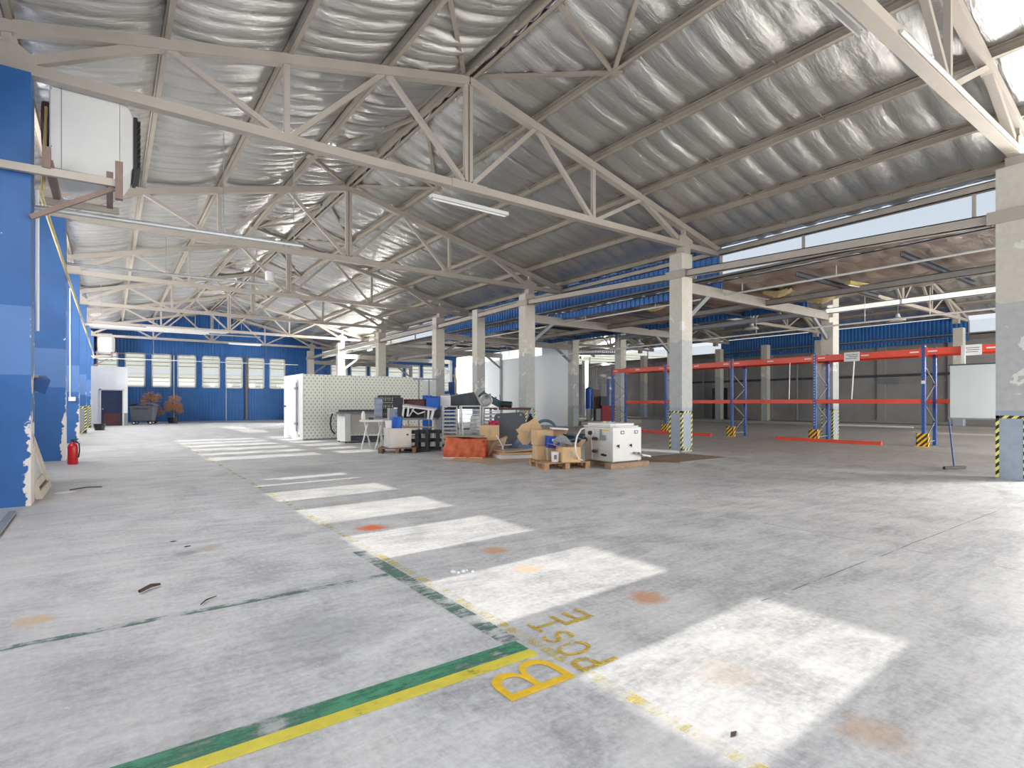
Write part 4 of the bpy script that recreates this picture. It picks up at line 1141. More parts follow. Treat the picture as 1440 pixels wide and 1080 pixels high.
MB().lathe([(.125,0),(.15,.27),(.158,.275),(.158,.3)], (0,0,0), 20).build('pail', M['blue_plastic'], t, local=True, smooth=False)
MB().tube([(-.155,0,.28),(-.1,-.1,.22),(.1,-.1,.22),(.155,0,.28)], .006, 6).build('handle', M['white_plastic'], t, local=True)
t = thing('bottle', 'blue water bottle standing in the blue bucket', 'bottle', away(556.5, 15.1, .70))
MB().lathe([(.05,0),(.05,.34),(.035,.38),(.048,.42),(.048,.5)], (0,0,0), 14).build('body', M['blue_sheet'], t, local=True)
MB().lathe([(.05,.5),(.05,.53)], (0,0,0), 14).build('cap', M['white_plastic'], t, local=True)
solo(MB().lathe([(.09,0),(.1,.2),(.105,.21)], away(547, 15.05, .675), 14), 'tin', M['white_plastic'], 'cream tin on the small cabinet, left of the blue bucket', 'tin')
# canister (grey) built on the cabinet's rear edge
t2 = bpy.data.objects['canister']; 
t2.matrix_basis = Matrix.Translation(away(551, 15.55, .675)) @ Matrix.Rotation(RZ+.5, 4, 'Z')
MB().box(-.1, .1, -.12, .12, 0, .54).build('body', M['mid_grey'], t2, local=True, bevel=.015)
MB().box(.1, .104, -.1, .1, .03, .5).build('dark_side', M['dark_grey'], t2, local=True)
# black plastic pallets on their edge
for k, (u, d, rz, lab) in enumerate(((587, 15.55, .1, 'black plastic pallet standing on edge, nearest to the beige cabinet'), (603, 15.75, -.12, 'black plastic pallet standing on edge at the right end'))):
    t = view_thing('plastic_pallet', lab, 'pallet', u, d + .12*k, 0, rz*.6, 'black plastic pallets')
    R = T(0,0,0,0,-.08)
    b = MB()
    for z in (.06,.30,.54): b.box(-.36, .36, -.02, .02, z-.05, z+.05, R)
    b.build('deck', M['black'], t, local=True)
    for x in (-.32,-.06,.22):
        MB().box(x, x+.1, -.13, -.02, .01, .59, R).build('runner', M['black'], t, local=True)
    MB().box(-.36, .36, -.16, -.13, .01, .06, R).build('bottom_board', M['black'], t, local=True)
mb = MB()
solo(MB().bar(away(566,15.45,.705)+Vector((0,0,0)), away(612,15.7,.665), .1, .03), 'plank', M['wood'], 'brown plank laid over the black pallets and the cabinet', 'plank')
solo(MB().bar(away(574,15.7,.66), away(608,15.85,.67), .14, .02), 'plank', M['card_dull'], 'short pale board lying beside the brown plank', 'plank')

# bakery trolleys
def trolley(u, d, w, h, dp, n, label, rz=0, trays=()):
    t = view_thing('tray_trolley', label, 'trolley', u, d, 0, rz, 'tray trolleys')
    for x in (-w/2, w/2):
        for y in (-dp/2, dp/2):
            MB().bar((x,y,.1),(x,y,h),.03,.03).build('upright', M['white_metal'], t, local=True)
    b = MB()
    for y in (-dp/2, dp/2): b.bar((-w/2-.015,y,h),(w/2+.015,y,h),.03,.03); b.bar((-w/2,y,.13),(w/2,y,.13),.03,.03)
    for x in (-w/2, w/2): b.bar((x,-dp/2,h),(x,dp/2,h),.03,.03); b.bar((x,-dp/2,.13),(x,dp/2,.13),.03,.03)
    b.build('frame', M['white_metal'], t, local=True)
    for i in range(n):
        z = .22 + (h-.34)*i/(n-1); r = MB()
        for x in (-w/2+.03, w/2-.03): r.box(x-.025, x+.025, -dp/2, dp/2, z-.012, z+.012)
        r.box(-w/2, w/2, -dp/2-.008, -dp/2+.004, z-.014, z+.014)
        r.build('tray_rail', M['steel'], t, local=True)
        if i in trays:
            MB().box(-w/2+.02, w/2-.02, -dp/2+.02, dp/2-.02, z+.013, z+.04).build('tray', M['steel_dull'], t, local=True)
    for x in (-w/2, w/2):
        for y in (-dp/2, dp/2):
            MB().tube([(x-.015,y,.045),(x+.015,y,.045)], .045, 12).build('caster', M['rubber'], t, local=True)
    return t
trolley(633, 17.2, .42, 1.25, .55, 9, 'white tray trolley nearest the long grey table', .08, (1,2,3,4,5,6,7))
trolley(661.5, 17.0, .62, 1.26, .5, 8, 'wide white tray trolley with a white bin inside', .02, (0,1,2))
trolley(690, 17.3, .46, 1.22, .55, 9, 'tray trolley with closely set shelves behind the cardboard carton', 0, (2,3,4,5,6,7))
P = away(668, 17.0, .53)
t = thing('white_bin', 'white conical bin standing on a tray of the wide trolley', 'bin', P)
MB().lathe([(.17,0),(.165,.02),(.14,.43),(.05,.46)], (0,0,0), 18).build('body', M['white_plastic'], t, local=True)
MB().lathe([(.02,.46),(.03,.5)], (0,0,0), 10).build('knob', M['mid_grey'], t, local=True)
# leaning aluminium ladder rail
solo(MB().bar(away(652,16.3,0.02), away(648.5,16.6,1.27), .05, .03), 'metal_rail', M['galv'], 'pale metal rail leaning against the wide tray trolley', 'rail')

# rear bench with bowls
t = view_thing('steel_bench', 'long steel bench with a reddish rail behind the tray trolleys', 'bench', 690, 18.3)
MB().box(-1.45, 1.3, -.4, .4, 1.16, 1.2).build('bench_top', M['dark_grey'], t, local=True)
MB().box(.1, 1.32, -.44, -.40, 1.13, 1.2).build('front_rail', M['maroon'], t, local=True)
for x in (-1.4, .0, .85, 1.27):
    for y in (-.36, .36): MB().bar((x,y,0),(x,y,1.16),.045,.045).build('leg', M['mid_grey'], t, local=True)
MB().box(-1.4, 1.27, -.36, .36, .5, .53).build('shelf', M['mid_grey'], t, local=True)
t = view_thing('trough', 'dark grey metal trough lying on the rear bench', 'trough', 655, 18.25, 1.2)
b = MB(); b.add([(-.55,-.28,0),(.5,-.28,0),(.5,.28,0),(-.55,.28,0),(-.85,-.36,.32),(.25,-.36,.50),(.25,.36,.5),(-.85,.36,.32)], [(0,3,2,1),(0,1,5,4),(1,2,6,5),(2,3,7,6),(3,0,4,7)])
b.build('body', M['dark_grey'], t, local=True, solid=.02)
b = MB(); b.bar((-.86,-.37,.32),(.26,-.37,.5),.04,.03); b.bar((.26,-.37,.5),(.26,.37,.5),.04,.03); b.build('rim', M['mid_grey'], t, local=True)
t = view_thing('tilted_hood', 'blue grey plastic hood tipped over on the rear bench', 'hood', 695, 18.3, 1.2)
R = T(-.05, 0, .23, 0, 0, .5)
b = MB(); b.add([(-.5,-.25,-.1),(.45,-.25,-.1),(.45,.25,-.1),(-.5,.25,-.1),(-.42,-.2,.12),(.36,-.2,.12),(.36,.2,.12),(-.42,.2,.12)], [(3,2,1,0),(4,5,6,7),(0,1,5,4),(1,2,6,5),(2,3,7,6),(3,0,4,7)], R)
b.build('shell', M['teal'], t, local=True, bevel=.03)
b = MB()
for i in range(4): b.bar(R @ Vector((-.4+.22*i,-.22,.14)), R @ Vector((-.4+.22*i,.22,.14)), .05, .04)
b.build('rib', M['blue_sheet'], t, local=True)
t = view_thing('mixing_bowl', 'shiny steel mixing bowl tipped on its side on the rear bench', 'bowl', 683, 17.9, 1.21)
R = T(0, 0, .2, 0, 1.25, .45)
MB().lathe([(.12,-.12),(.19,-.02),(.2,.1),(.185,.1),(.17,-.01),(.10,-.1)], (0,0,0), 24, R).build('bowl', M['steel'], t, local=True, smooth=False)
MB().tube([R @ Vector((.2*math.cos(PI*k/12), .2*math.sin(PI*k/12), .105)) for k in range(25)], .014, 8).build('rim', M['steel'], t, local=True)
t = view_thing('black_drum', 'black tube end lying at the right of the rear bench heap', 'drum', 713, 17.98, 1.2)
MB().tube([(-.18,0,.12),(.15,-.05,.1)], .1, 16).build('body', M['black'], t, local=True)
MB().tube([(.15,-.05,.1),(.17,-.052,.098)], .075, 16).build('mouth', M['mid_grey'], t, local=True)
solo(MB().tube([away(706,18.2,1.2), away(702.5,18.2,1.62)], .012, 6), 'thin_rod', M['dark_grey'], 'thin dark rod standing up from the rear bench', 'rod')
solo(MB().box(-.16,.16,-.02,.02,0,.32,Matrix.Translation(away(626.5,17.5,1.27)) @ Matrix.Rotation(RZ,4,'Z')), 'white_tray', M['white_plastic'], 'white tray standing on top of the first tray trolley', 'tray')

# frame and blue machine behind
t = view_thing('tube_frame', 'grey tube frame standing behind the blue crate', 'frame', 598, 19.2)
MB().bar((-.42,0,2.18),(.5,0,2.18),.05,.05).build('top_bar', M['mid_grey'], t, local=True)
for x in (-.22, .13): MB().bar((x,0,0),(x,0,2.16),.05,.05).build('post', M['mid_grey'], t, local=True)
MB().bar((-.22,-.35,.025),(-.22,.35,.025),.05,.05).build('foot', M['mid_grey'], t, local=True)
MB().bar((.13,-.35,.025),(.13,.35,.025),.05,.05).build('foot', M['mid_grey'], t, local=True)
t = thing('blue_machine', 'blue and white machine between the columns behind the tube frame', 'machine', away(634, 30.5), RZ)
MB().box(-.45,.35,-.4,.4,0,1.9).build('body', M['blue_plastic'], t, local=True)
MB().box(-.4,.0,-.45,-.4,1.1,1.85).build('front_panel', M['white_plastic'], t, local=True)
MB().box(-.1,.22,-.3,.3,1.9,2.5).build('column', M['pole_blue'], t, local=True)
MB().tube([(.3,-.42,0),(.32,-.42,2.6),(.2,-.42,2.9)], .05, 8).build('pipe', M['foil_yellow'], t, local=True)
t = thing('blue_cabinet', 'blue cabinet with a pale window behind the tube frame', 'cabinet', away(600, 29), RZ)
MB().box(-.5,.5,-.4,.4,0,1.75).build('body', M['blue_plastic'], t, local=True)
MB().box(-.45,.45,-.35,.35,1.75,2.5).build('glazed_top', M['panel_white'], t, local=True)

# carton, lid, bag, boards
def carton(u, d, z, w, dp, h, label, rz=0, m='card', flaps=(), tape=True, tilt=None, group=None):
    t = view_thing('carton', label, 'carton', u, d, z, rz, group)
    R = tilt if tilt is not None else Matrix.Identity(4)
    b = MB(); b.box(-w/2, w/2, -dp/2, dp/2, 0, h, R); b.build('box', M[m], t, local=True, bevel=.006)
    if tape: MB().box(-.03, .03, -dp/2-.002, -dp/2, h*.35, h*.75, R).build('tape', M['card_dull'], t, local=True)
    for (sx, sy, ang) in flaps:
        f = MB()
        if sx: f.box(0, dp*.42, -dp/2, dp/2, -.003, .003, R @ T(sx*w/2, 0, h, 0, 0, -ang if sx > 0 else PI+ang))
        else: f.box(-w/2, w/2, 0, dp*.42, -.003, .003, R @ T(0, sy*dp/2, h, 0 if sy > 0 else PI, ang))
        f.build('flap', M[m], t, local=True)
    return t
carton(687, 14.9, .0, .46, .45, .36, 'plain pale carton under the upper carton behind the leaning board')
carton(688, 14.75, .37, .48, .45, .40, 'plain cardboard carton with a pink cloth on top', .15)
solo(MB().grid(8,6,lambda i,j: tuple(Matrix.Translation(away(694,14.75,.785)) @ Matrix.Rotation(RZ,4,'Z') @ Vector(((i-.5)*.26,(j-.5)*.2,.05*math.sin(6*i+2)*math.cos(5*j)+.045)))), 'pink_cloth', M['pink'], 'pink cloth lying on the cardboard carton', 'cloth', smooth=True, solid=.03)
t = view_thing('container_lid', 'large dark grey container lid leaning upright among the cartons', 'lid', 720, 14.75, .0)
R = T(0, 0, .0, 0, -.28, -.06)
poly = []
for (cx, cz, a0) in ((.29,1.0,0),(-.30,1.0,PI/2),(-.29,.22,PI),(.27,.22,1.5*PI)):
    for k in range(6): poly.append((cx+.13*math.cos(a0+PI/2*k/5), cz+.13*math.sin(a0+PI/2*k/5)))
RR = R @ Matrix(((1,0,0,0),(0,0,1,0),(0,1,0,0),(0,0,0,1)))
MB().prism(poly, -.03, .03, RR).build('panel', M['dark_grey'], t, local=True, bevel=.012)
b = MB()
for x, z in ((-.3,1.02),(.3,1.05),(-.36,.35)): b.lathe([(.03,-.06),(.03,-.03)], (x,z,0), 10, RR)
b.build('bolt', M['mid_grey'], t, local=True)
b = MB(); b.add([(-.3,.02,0),(.3,.02,0),(.3,.5,0),(-.3,.5,0),(-.2,.2,.8),(.2,.2,.8)], [(0,1,2,3),(0,1,5,4),(1,2,5),(2,3,4,5),(3,0,4)]); b.build('prop_frame', M['dark_grey'], t, local=True)
t = view_thing('rubbish_bag', 'black bag slumped behind the dark lid', 'bag', 746, 15.45, 0)
mb = MB(); mb.lathe([(.2,0),(.26,.2),(.24,.5),(.14,.78),(.05,.98)], (0,0,0), 14); mb.v = [Vector((p.x*(1+.12*math.sin(9*p.z+3*p.y)), p.y*(1+.1*math.sin(7*p.z)), p.z)) for p in mb.v]
mb.build('sack', M['black'], t, local=True, smooth=True)
MB().lathe([(.06,.97),(.03,1.0),(.05,1.05)], (0,0,0), 10).build('tied_neck', M['black'], t, local=True)
t = view_thing('leaning_board', 'brown board with a black underside leaning against the cartons', 'board', 699, 14.0, 0)
R = T(-.08, 0, .0, .45, -.35, .55)
MB().box(-.02, .02, -.3, .3, .0, .5, R).build('brown_face', M['card_dull'], t, local=True)
MB().box(.02, .16, -.28, .28, .0, .42, R).build('black_core', M['black'], t, local=True)
MB().box(-.03, .03, -.31, .31, .49, .52, R).build('edge_strip', M['wood'], t, local=True)
solo(MB().tube([away(698,13.9,.55), away(706,13.8,.3), away(709,13.8,.12)], .012, 6), 'white_strap', M['white_pipe'], 'white strap hanging beside the dark lid', 'strap')
solo(MB().tube([away(700,13.95,.29), away(720,13.9,.31)], .012, 6), 'white_rod', M['white_pipe'], 'short white rod lying across the blue sheet heap', 'rod')

# orange tarpaulin over a stack
t = view_thing('covered_stack', 'orange tarpaulin draped over a low stack with a grey sheet on top', 'tarpaulin', 655.5, 13.95, 0, -.05)
rng = random.Random(9)
def tarp(i, j):
    a = i; x = -.5 + 1.0*a
    hgt_ = .50 - .05*a
    if j < .55:
        k = j/.55; z = .0 + hgt_*k; y = -.36 + .10*k - .05*math.sin(PI*k)
        y += .035*math.sin(17*a + 3*k)*(1-k*.5) + .02*math.sin(31*a-5*k); x *= 1.04 - .06*k + .02*math.sin(6*k)
    else:
        k = (j-.55)/.45; z = hgt_ + .015*math.sin(8*a+6*k); y = -.26 + .6*k
    return (x + .015*math.sin(40*j+9*a), y, max(.006, z))
mb = MB(); mb.grid(40, 26, tarp)
mb.build('front_cover', M['tarp'] if 'tarp' in M else M['rack_orange'], t, local=True, smooth=True, solid=.006)
mb = MB(); mb.grid(10, 16, lambda i,j: (.5 + .03*math.sin(9*j)*(1-i) , -.30+.62*j, .006 + .44*i*(1-.12*math.sin(PI*j)))); mb.build('side_cover', M['rack_orange'], t, local=True, smooth=True, solid=.006)
mb = MB(); mb.grid(14, 8, lambda i,j: (-.6+1.06*i, -.22+.62*j, .53-.02*i+.03*math.sin(7*i+2)*math.sin(3*j)-.10*max(0,.12-i)*8*.5)); mb.build('top_sheet', M['card_dull'], t, local=True, solid=.012)
MB().box(-.44,.44,-.2,.3,0,.46).build('stack_core', M['card_dull'], t, local=True)
mb = MB(); mb.tube([(-.52,-.37,.012),(-.25,-.39,.012),(.0,-.37,.012),(.3,-.40,.012),(.53,-.36,.012)], .014, 6); mb.build('hem', M['white_plastic'], t, local=True)

# blue sheet heap and boards
t = view_thing('sheet_heap', 'crumpled heap of grey blue plastic sheet behind the stacked boards', 'plastic sheet', 736, 14.2, 0)
mb = MB(); mb.grid(26, 16, lambda i,j: ((i-.5)*.86, (j-.5)*.6, .02+max(0,.36*math.sin(PI*i)**.7*math.sin(PI*j)**.6*(1+.22*math.sin(14*i+5*j)+.18*math.sin(23*j-9*i)))))
mb.build('sheet', M['blue_sheet'], t, local=True, smooth=True)
boards = [((697,755),13.75,.0,.09,'white_plastic','thick white board at the bottom of the board stack'), ((700,756),13.8,.095,.05,'card','tan board in the middle of the board stack'), ((699,753),13.85,.15,.035,'card_dull','pale board lying tilted on top of the board stack')]
for k, ((u0,u1),d,z,h,m,lab) in enumerate(boards):
    w = (u1-u0)*d/FPX
    solo(MB().box(-w/2, w/2, -.3, .3, 0, h, Matrix.Translation(away((u0+u1)/2, d, z + (.02 if k == 2 else 0))) @ Matrix.Rotation(RZ+(.35,.25,.5)[k],4,'Z') @ Matrix.Rotation((0,0,-.03)[k],4,'Y')), 'board', M[m], lab, 'board', 'stacked boards')
solo(MB().prism([(6.74,11.75),(6.66,9.95),(8.5,10.42),(8.38,12.1)], .002, .008), 'cardboard_sheet', M['card_dull'], 'flat sheet of cardboard on the floor before the pile', 'cardboard')
solo(MB().prism([(6.5,11.4),(6.9,10.6),(7.4,11.5),(7.0,12.0)], .009, .014), 'cardboard_sheet', M['card'], 'small cardboard piece lying on the floor sheet by the orange cover', 'cardboard')
t = view_thing('bent_cardboard', 'big creased cardboard sheet leaning out from the pallet of cartons', 'cardboard', 743, 12.6, .0)
R = T(.02, -.08, .72, 0, -.32, -.50) @ Matrix.Scale(.85, 4)
zig = [(-.33,-.24),(-.22,-.30),(-.08,-.25),(.02,-.31),(.14,-.24),(.30,-.22),(.34,.0),(.30,.25),(.1,.23),(-.1,.26),(-.24,.2),(-.30,.22),(-.28,.08),(-.36,.02)]
XZ = Matrix(((1,0,0,0),(0,0,1,0),(0,1,0,0),(0,0,0,1)))
mb = MB(); mb.prism(zig, -.008, .008, R @ XZ); mb.build('sheet', M['card'], t, local=True)
mb = MB(); mb.bar(R @ Vector((-.2,-.012,.12)), R @ Vector((.12,-.012,-.18)), .004, .025); mb.bar(R @ Vector((-.12,-.012,-.16)), R @ Vector((.16,-.012,.14)), .004, .02); mb.build('crease', M['card_dull'], t, local=True)
mb = MB(); mb.bar((.1,.0,.02),(.15,-.02,.72),.03,.03); mb.build('prop', M['wood'], t, local=True)

# pallet with cartons
pc = at(788, 647); pc = away(786, 11.75)
t = thing('pallet', 'pale wooden pallet loaded with open cartons', 'pallet', pc, -.28); pallet(t, 1.02, .85, 'wood')
def on_pallet(u, d): return u, d
G = 'cartons on the loaded pallet'
carton(763, 11.95, .145, .36, .4, .30, 'cardboard carton at the left front of the loaded pallet', .2, group=G)
carton(762.5, 12.0, .45, .38, .4, .33, 'upper cardboard carton stacked at the left of the loaded pallet', .25, group=G)
carton(798.5, 11.5, .145, .40, .44, .31, 'wide open carton at the right front of the loaded pallet', .25, flaps=((-1,0,.3),(1,0,.9)), group=G)
carton(785, 12.15, .64, .38, .38, .14, 'flat cardboard carton on top of the heap', -.2, tape=False, group=G)
t = view_thing('blue_box', 'bright blue box with a white mark beside the upper carton', 'box', 775, 11.75, .42, .25)
MB().box(-.12, .13, -.15, .15, 0, .23, T(0,0,0,0,0,.12)).build('box', M['bright_blue'], t, local=True)
MB().box(-.05, .03, -.156, -.15, .13, .18, T(0,0,0,0,0,.12)).build('white_mark', M['paper'], t, local=True)
carton(774.5, 11.78, .145, .22, .28, .27, 'small weathered carton under the bright blue box', .25, 'card_dull', group=G)
t = view_thing('bucket', 'small pale blue bucket between the cartons on the pallet', 'bucket', 781, 11.4, .145)
MB().lathe([(.075,0),(.09,.2),(.095,.21)], (0,0,0), 16).build('pail', M['paper'], t, local=True)
MB().box(-.03,.02,-.089,-.078,.06,.15).build('label', M['label_grey'], t, local=True)
solo(MB().box(-.17,.17,-.15,.15,0,.035,Matrix.Translation(away(786,11.85,.79)) @ Matrix.Rotation(RZ+.1,4,'Z') @ Matrix.Rotation(.06,4,'Y')), 'white_board', M['white_plastic'], 'small white panel lying across the top carton', 'board')
solo(MB().grid(6,4,lambda i,j: tuple(Matrix.Translation(away(792,11.3,.47)) @ Matrix.Rotation(RZ,4,'Z') @ Vector((-.2+.4*i, .1*(j-.5), .02+.2*abs(.5-j)*(1-i)+.16*math.sin(PI*(1-i))*j)))), 'plastic_sheet', M['mid_grey'], 'grey plastic sheet crumpled in the wide open carton', 'plastic sheet', solid=.008)
t = view_thing('cable_bundle', 'tangled bundle of black hoses heaped on the wide carton', 'hoses', 809, 11.75, .46)
rng = random.Random(21)
for k in range(9):
    pts = []; a = rng.uniform(0, 6.28)
    for j in range(9):
        pts.append((rng.uniform(-.05,.05)+.2*math.cos(a+j*.8), rng.uniform(-.05,.05)+.14*math.sin(a+j*.8), .06+.2*rng.random()*(1-.04*j)))
    MB().tube(pts, rng.choice((.022,.03,.016)), 8).build('hose', M[rng.choice(('black','teal','dark_grey','black'))], t, local=True, smooth=True)
carton(806, 12.0, .145, .30, .34, .31, 'brown carton hidden under the black hoses', 0, tape=False, group=G)
t = view_thing('plastic_ring', 'dull teal plastic ring standing behind the upper cartons', 'ring', 767, 13.0, .0)
mb = MB(); mb.tube([(.22*math.cos(PI*k/14), 0, .78+.16*math.sin(PI*k/14)) for k in range(15)], .035, 8); mb.build('ring', M['teal'], t, local=True, smooth=True)
mb = MB(); mb.bar((-.22,0,0),(-.22,0,.79),.05,.05); mb.bar((.22,0,0),(.22,0,.79),.05,.05); mb.build('support', M['dark_grey'], t, local=True)

# white machine on timbers
t = thing('white_machine', 'white boxy machine with valves standing on two timbers', 'machine', (8.83, 8.46, 0))
x0, x1, y0, y1 = 8.40, 9.27, 8.04, 8.88
b = MB(); b.box(x0, x1, y0, y1, .13, .84); b.build('casing', M['white_metal'], t, bevel=.012)
b = MB(); b.prism([(x0-.03,y0+.06),(x0+.1,y0-.03),(x1-.16,y0-.03),(x1+.05,y0+.12),(x1+.03,y1+.02),(x0-.02,y1+.03)], .84, .87); b.prism([(x0+.02,y0+.1),(x0+.14,y0+.04),(x1-.2,y0+.03),(x1-.05,y0+.18),(x1-.1,y1-.06),(x0+.04,y1-.05)], .87, .925)
b.build('cover_sheet', M['white_plastic'], t, bevel=.01)
for xx in (x0+.28, x0+.70):
    f = MB(); f.box(xx-.055, xx+.055, y0-.006, y0, .70, .77); o = f.build('gauge_plate', M['label_grey'], t)
    f = MB(); f.box(xx-.03, xx+.03, y0-.009, y0-.006, .72, .75); f.build('gauge_window', M['paper'], o)
for xx in (x0+.14, x0+.52):
    f = MB(); f.tube([(xx,y0,.46),(xx,y0-.03,.46)], .02, 10); f.box(xx-.008, xx+.008, y0-.045, y0-.03, .42, .49); f.build('latch', M['black'], t)
f = MB()
for (yy, zz) in ((y0+.46,.60),(y0+.46,.33)):
    f.tube([(x0,yy,zz),(x0-.13,yy,zz)], .022, 8); f.tube([(x0-.07,yy-.05,zz),(x0-.07,yy+.05,zz)], .035, 10)
f.build('pipe_stub', M['maroon'], t)
f = MB(); f.tube([(x0,y0+.66,.71),(x0-.04,y0+.66,.71)], .045, 14); f.build('gauge', M['black'], t)
f = MB(); f.tube([(x0-.015,y0+.56,.80),(x0-.04,y0+.52,.74),(x0-.03,y0+.60,.6),(x0-.03,y0+.58,.3),(x0-.03,y0+.58,.15)], .012, 6); f.build('cable', M['white_pipe'], t, smooth=True)
f = MB(); f.box(x0-.006, x0, y0+.1, y0+.32, .77, .80); f.build('warning_label', M['label_yellow'], t)
f = MB(); f.box(x0-.05, x0, y0+.2, y0+.34, .58, .68); f.tube([(x0-.02,y0+.34,.66),(x0-.02,y0+.34,.8)], .02, 8); f.build('bracket', M['mid_grey'], t)
f = MB()
for (a, c) in ((.2,.26),(.27,.27)): f.tube([(x0,y0+a,c),(x0-.06,y0+a,c)], .022, 8)
f.build('connector', M['black'], t)
f = MB(); f.tube([(x0+.62,y0,.29),(x0+.62,y0-.09,.29)], .026, 8); f.tube([(x0+.72,y0,.28),(x0+.72,y0-.1,.28)], .026, 8); f.tube([(x0+.78,y0-.05,.26),(x0+.84,y0-.08,.2)], .02, 8); f.build('valve', M['mid_grey'], t)
f = MB(); f.tube([(x1-.02,y0-.03,.24),(x1+.2,y0-.08,.20)], .02, 8); f.build('outlet_pipe', M['white_pipe'], t)
f = MB(); f.tube([away(825,11.9,.83), away(817,11.5,.81), away(811.5,11.25,.68), away(809,11.15,.52), away(809.5,11.15,.36), away(813,11.3,.22), away(821,11.6,.14)], .018, 8); f.build('hose', M['white_pipe'], t, smooth=True)
f = MB(); f.lathe([(.03,.92),(.03,.95)], (x0+.5,y1-.1,0), 10); f.build('yellow_cap', M['label_yellow'], t)
f = MB()
for xx in (x0+.05, x1-.05): f.box(xx-.03, xx+.03, y0+.03, y0+.09, .11, .14)
f.build('foot', M['mid_grey'], t)
solo(MB().box(8.25, 9.42, 7.95, 8.13, 0, .11), 'timber', M['timber'], 'rough timber under the near side of the white machine', 'timber', bevel=.008)
solo(MB().box(8.12, 9.3, 8.72, 8.88, 0, .11), 'timber', M['timber'], 'rough timber under the far side of the white machine', 'timber', bevel=.008)

# ------------------------------------------------------------------ machinery beyond the racking
mb = MB(); mb.box(23.0, 28.4, 24.6, 30.5, 0, .24); struct(mb, 'trim_2', M['rafter'])
D = 36.5
t = view_thing('tall_tank', 'blue tank with a white lower part on the plinth beyond the racking', 'tank', 828.5, D, .24)
MB().lathe([(.2,0),(.2,.75)], (0,0,0), 16).build('lower_shell', M['white_plastic'], t, local=True)
MB().lathe([(.24,.75),(.24,2.05),(.1,2.15)], (0,0,0), 16).build('upper_shell', M['blue_plastic'], t, local=True)
solo(MB().box(-.2,.2,-.1,.1,0,2.0,Matrix.Translation(away(839,D,.24)) @ Matrix.Rotation(RZ,4,'Z')), 'brown_panel', M['brown_steel'], 'brown panel standing between the blue tank and the white column tank', 'panel')
t = view_thing('tall_tank', 'white column tank on the plinth beyond the racking', 'tank', 846, D+.6, .24)
MB().lathe([(.22,0),(.22,2.4),(.3,2.5),(.3,3.0),(.1,3.1)], (0,0,0), 16).build('shell', M['white_plastic'], t, local=True)
MB().tube([(0,0,3.0),(.5,0,3.2)], .06, 8).build('pipe', M['mid_grey'], t, local=True)
t = view_thing('red_machine', 'dark red machine with a control box beyond the racking', 'machine', 857, D-.5, .24)
MB().box(-.55,.6,-.4,.4,0,.95).build('body', M['machine_red'], t, local=True)
MB().box(-.6,-.2,-.3,.1,.95,1.55).build('control_box', M['dark_grey'], t, local=True)
MB().box(-.9,-.55,-.3,.3,.0,.75).build('side_box', M['mid_grey'], t, local=True)
for x in (-.05,.3,.62): MB().bar((x,.2,.95),(x,.2,2.7),.14,.14).build('column', M['rack_blue'], t, local=True)
MB().box(-.1,.7,.1,.3,2.7,2.82).build('cross_beam', M['white_metal'], t, local=True)
t = view_thing('air_duct', 'silvery corrugated air duct above the machinery beyond the racking', 'duct', 838, 35, 4.6)
mb = MB(); n = 40; mb.tube([(-1.3+2.6*k/n,0,0) for k in range(n+1)], [.2+.02*(k%2) for k in range(n+1)], 14); mb.build('duct', M['galv'], t, local=True)
for x in (-.9,.9): MB().tube([(x,0,.2),(x,0,.9)], .012, 5).build('hanger_rod', M['mid_grey'], t, local=True)
for (x, y, h, lab) in ((37.6, 21.6, 3.2, 'dark door leaf'),):
    pass
t = thing('dark_cabinet', 'tall dark cabinet against the far wall between the striped far columns', 'cabinet', (37.7, 24.9, .16))
MB().box(37.5,37.98,24.5,25.5,.16,2.5).build('body', M['black'], t); MB().box(37.49,37.5,24.98,25.0,.3,2.4).build('door_gap', M['dark_grey'], t)
for (y, lab) in ((19.2,'vertical grey pipe on the far wall left of the tall column'), (26.6,'vertical grey pipe on the far wall near the dark cabinet')):
    solo(MB().tube([(37.9,y,.2),(37.9,y,4.4)], .06, 8), 'wall_pipe', M['mid_grey'], lab, 'pipe')
solo(MB().tube([(37.95,8,3.0),(37.95,29,3.0)], .07, 8), 'wall_pipe', M['dark_grey'], 'dark pipe running along the far grey wall', 'pipe')
solo(MB().tube([(35.0,11.5,.05),(35.1,16.2,.05)], .05, 8), 'plastic_pipe', M['white_pipe'], 'white pipe lying on the floor along the far kerb', 'pipe')
solo(MB().box(38.0,38.05,13.3,14.3,2.5,2.85), 'wall_sign', M['label_grey'], 'pale rectangular sign on the far grey wall', 'sign')
# ------------------------------------------------------------------ daylight, added fill lamps and camera
w = bpy.data.worlds.new('sky'); SC.world = w; w.use_nodes = True
nt = w.node_tree; bg = nt.nodes['Background']
tc = nt.nodes.new('ShaderNodeTexCoord'); sp = nt.nodes.new('ShaderNodeSeparateXYZ'); nt.links.new(tc.outputs['Generated'], sp.inputs[0])
r = ramp(nt, sp.outputs['Z'], [(0.0, (.90,.92,.96)), (.25, (.80,.87,.96)), (.8, (.55,.72,.95))])
nt.links.new(r, bg.inputs[0]); bg.inputs[1].default_value = .72

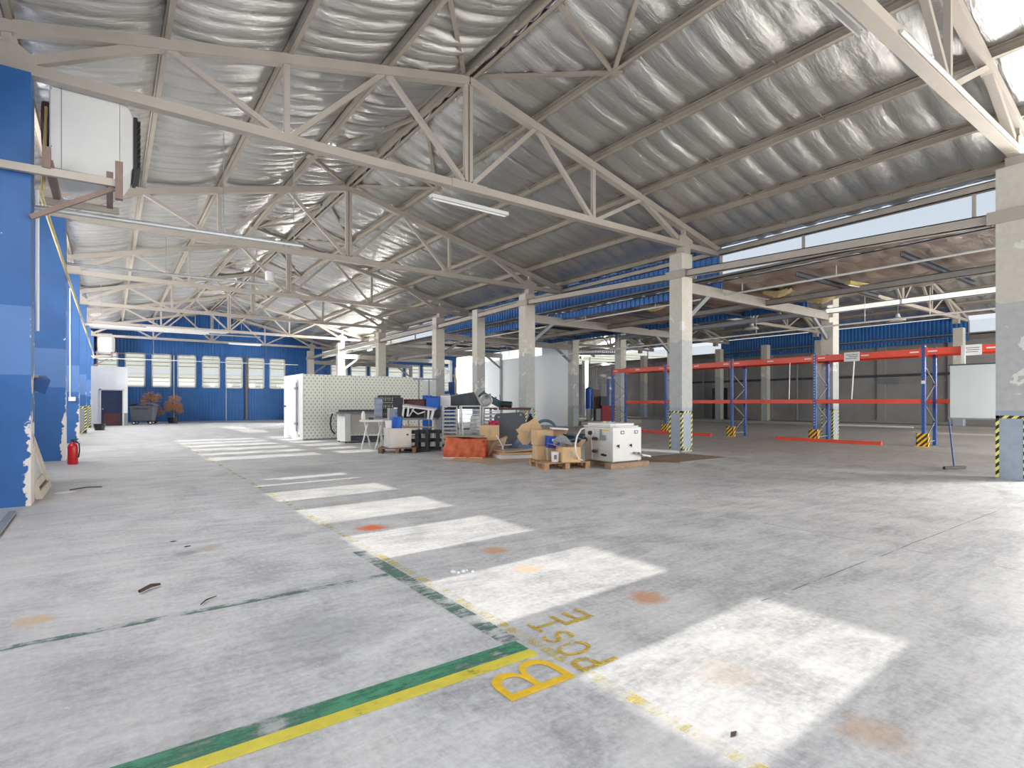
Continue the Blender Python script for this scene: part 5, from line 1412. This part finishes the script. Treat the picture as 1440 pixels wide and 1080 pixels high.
def light(name, typ, loc, energy, color=(1,1,1), **k):
    d = bpy.data.lights.new(name, typ); d.energy = energy; d.color = color
    for a, b in k.items(): setattr(d, a, b)
    o = bpy.data.objects.new(name, d); COL.objects.link(o); o.location = loc; return o
sun = light('sun', 'SUN', (-20, 0, 20), 3.3, (1,.95,.87), angle=math.radians(.55))
sun.rotation_euler = Vector((1, .055, -.55)).to_track_quat('-Z', 'Y').to_euler()
def area(name, loc, d, sx, sy, e, col=(1,1,1)):
    o = light(name, 'AREA', loc, e, col, shape='RECTANGLE', size=sx, size_y=sy)
    o.rotation_euler = Vector(d).to_track_quat('-Z', 'Z').to_euler(); return o
# area lamps added inside the left wall, standing for its window daylight, one per bay
for k in range(7):
    area('fill_left', (-2.6, TY[k]-3.55, 3.75), (1, 0, -.9 if k < 2 else -.2), 6.0, 2.4, (220, 230, 380, 640, 800, 760, 650)[k], (1,.985,.965))
# area lamps added inside the clerestory strips; the near ones tilt up onto the foil
for xc, sg, e in ((14.66, -1, 3000), (20.0, 1, 700), (37.28, -1, 1500)):
    for y0, y1 in ((-6.5, 9.6), (26.8, 47)):
        near = xc < 15
        o = area('fill_clerestory', (xc, (y0+y1)/2, 5.4), (sg, 0, .15 if near else -.35), y1-y0, .7, e*(y1-y0)/16*(.30 if near and y0 < 0 else 1), (1,.99,.97) if near else (.95,.98,1))
        if near: o.data.spread = 2.7
# fill lamps added in the invented gate openings behind the camera
area('fill_rear', (6, -6.9, 2.7), (0, 1, -.06), 11.5, 5.0, 560, (1,.97,.93))
area('fill_rear', (17.2, -6.9, 2.5), (0, 1, .02), 8, 4.2, 700, (1,.97,.93))
area('fill_rear', (29, -6.9, 2.6), (0, 1, .05), 13.5, 4.4, 2000, (1,.97,.93))

cam = bpy.data.cameras.new('camera'); co = bpy.data.objects.new('camera', cam); COL.objects.link(co)
cam.sensor_fit = 'HORIZONTAL'; cam.sensor_width = 36; cam.lens = 36*FPX/1440
cam.shift_y = (HOR - 540)/1440
cam.clip_start = .05; cam.clip_end = 300
co.location = (0, 0, EYE); co.rotation_euler = (PI/2, 0, -YAW)
SC.camera = co
vs = SC.view_settings; vs.view_transform = 'Standard'; vs.look = 'None'; vs.gamma = 1; vs.use_curve_mapping = False; vs.exposure = 0.46
SC.cycles.max_bounces = 8; SC.cycles.diffuse_bounces = 5; SC.cycles.glossy_bounces = 4; SC.cycles.transparent_max_bounces = 12
SC.cycles.caustics_reflective = False; SC.cycles.caustics_refractive = False
SC.cycles.sample_clamp_indirect = 6
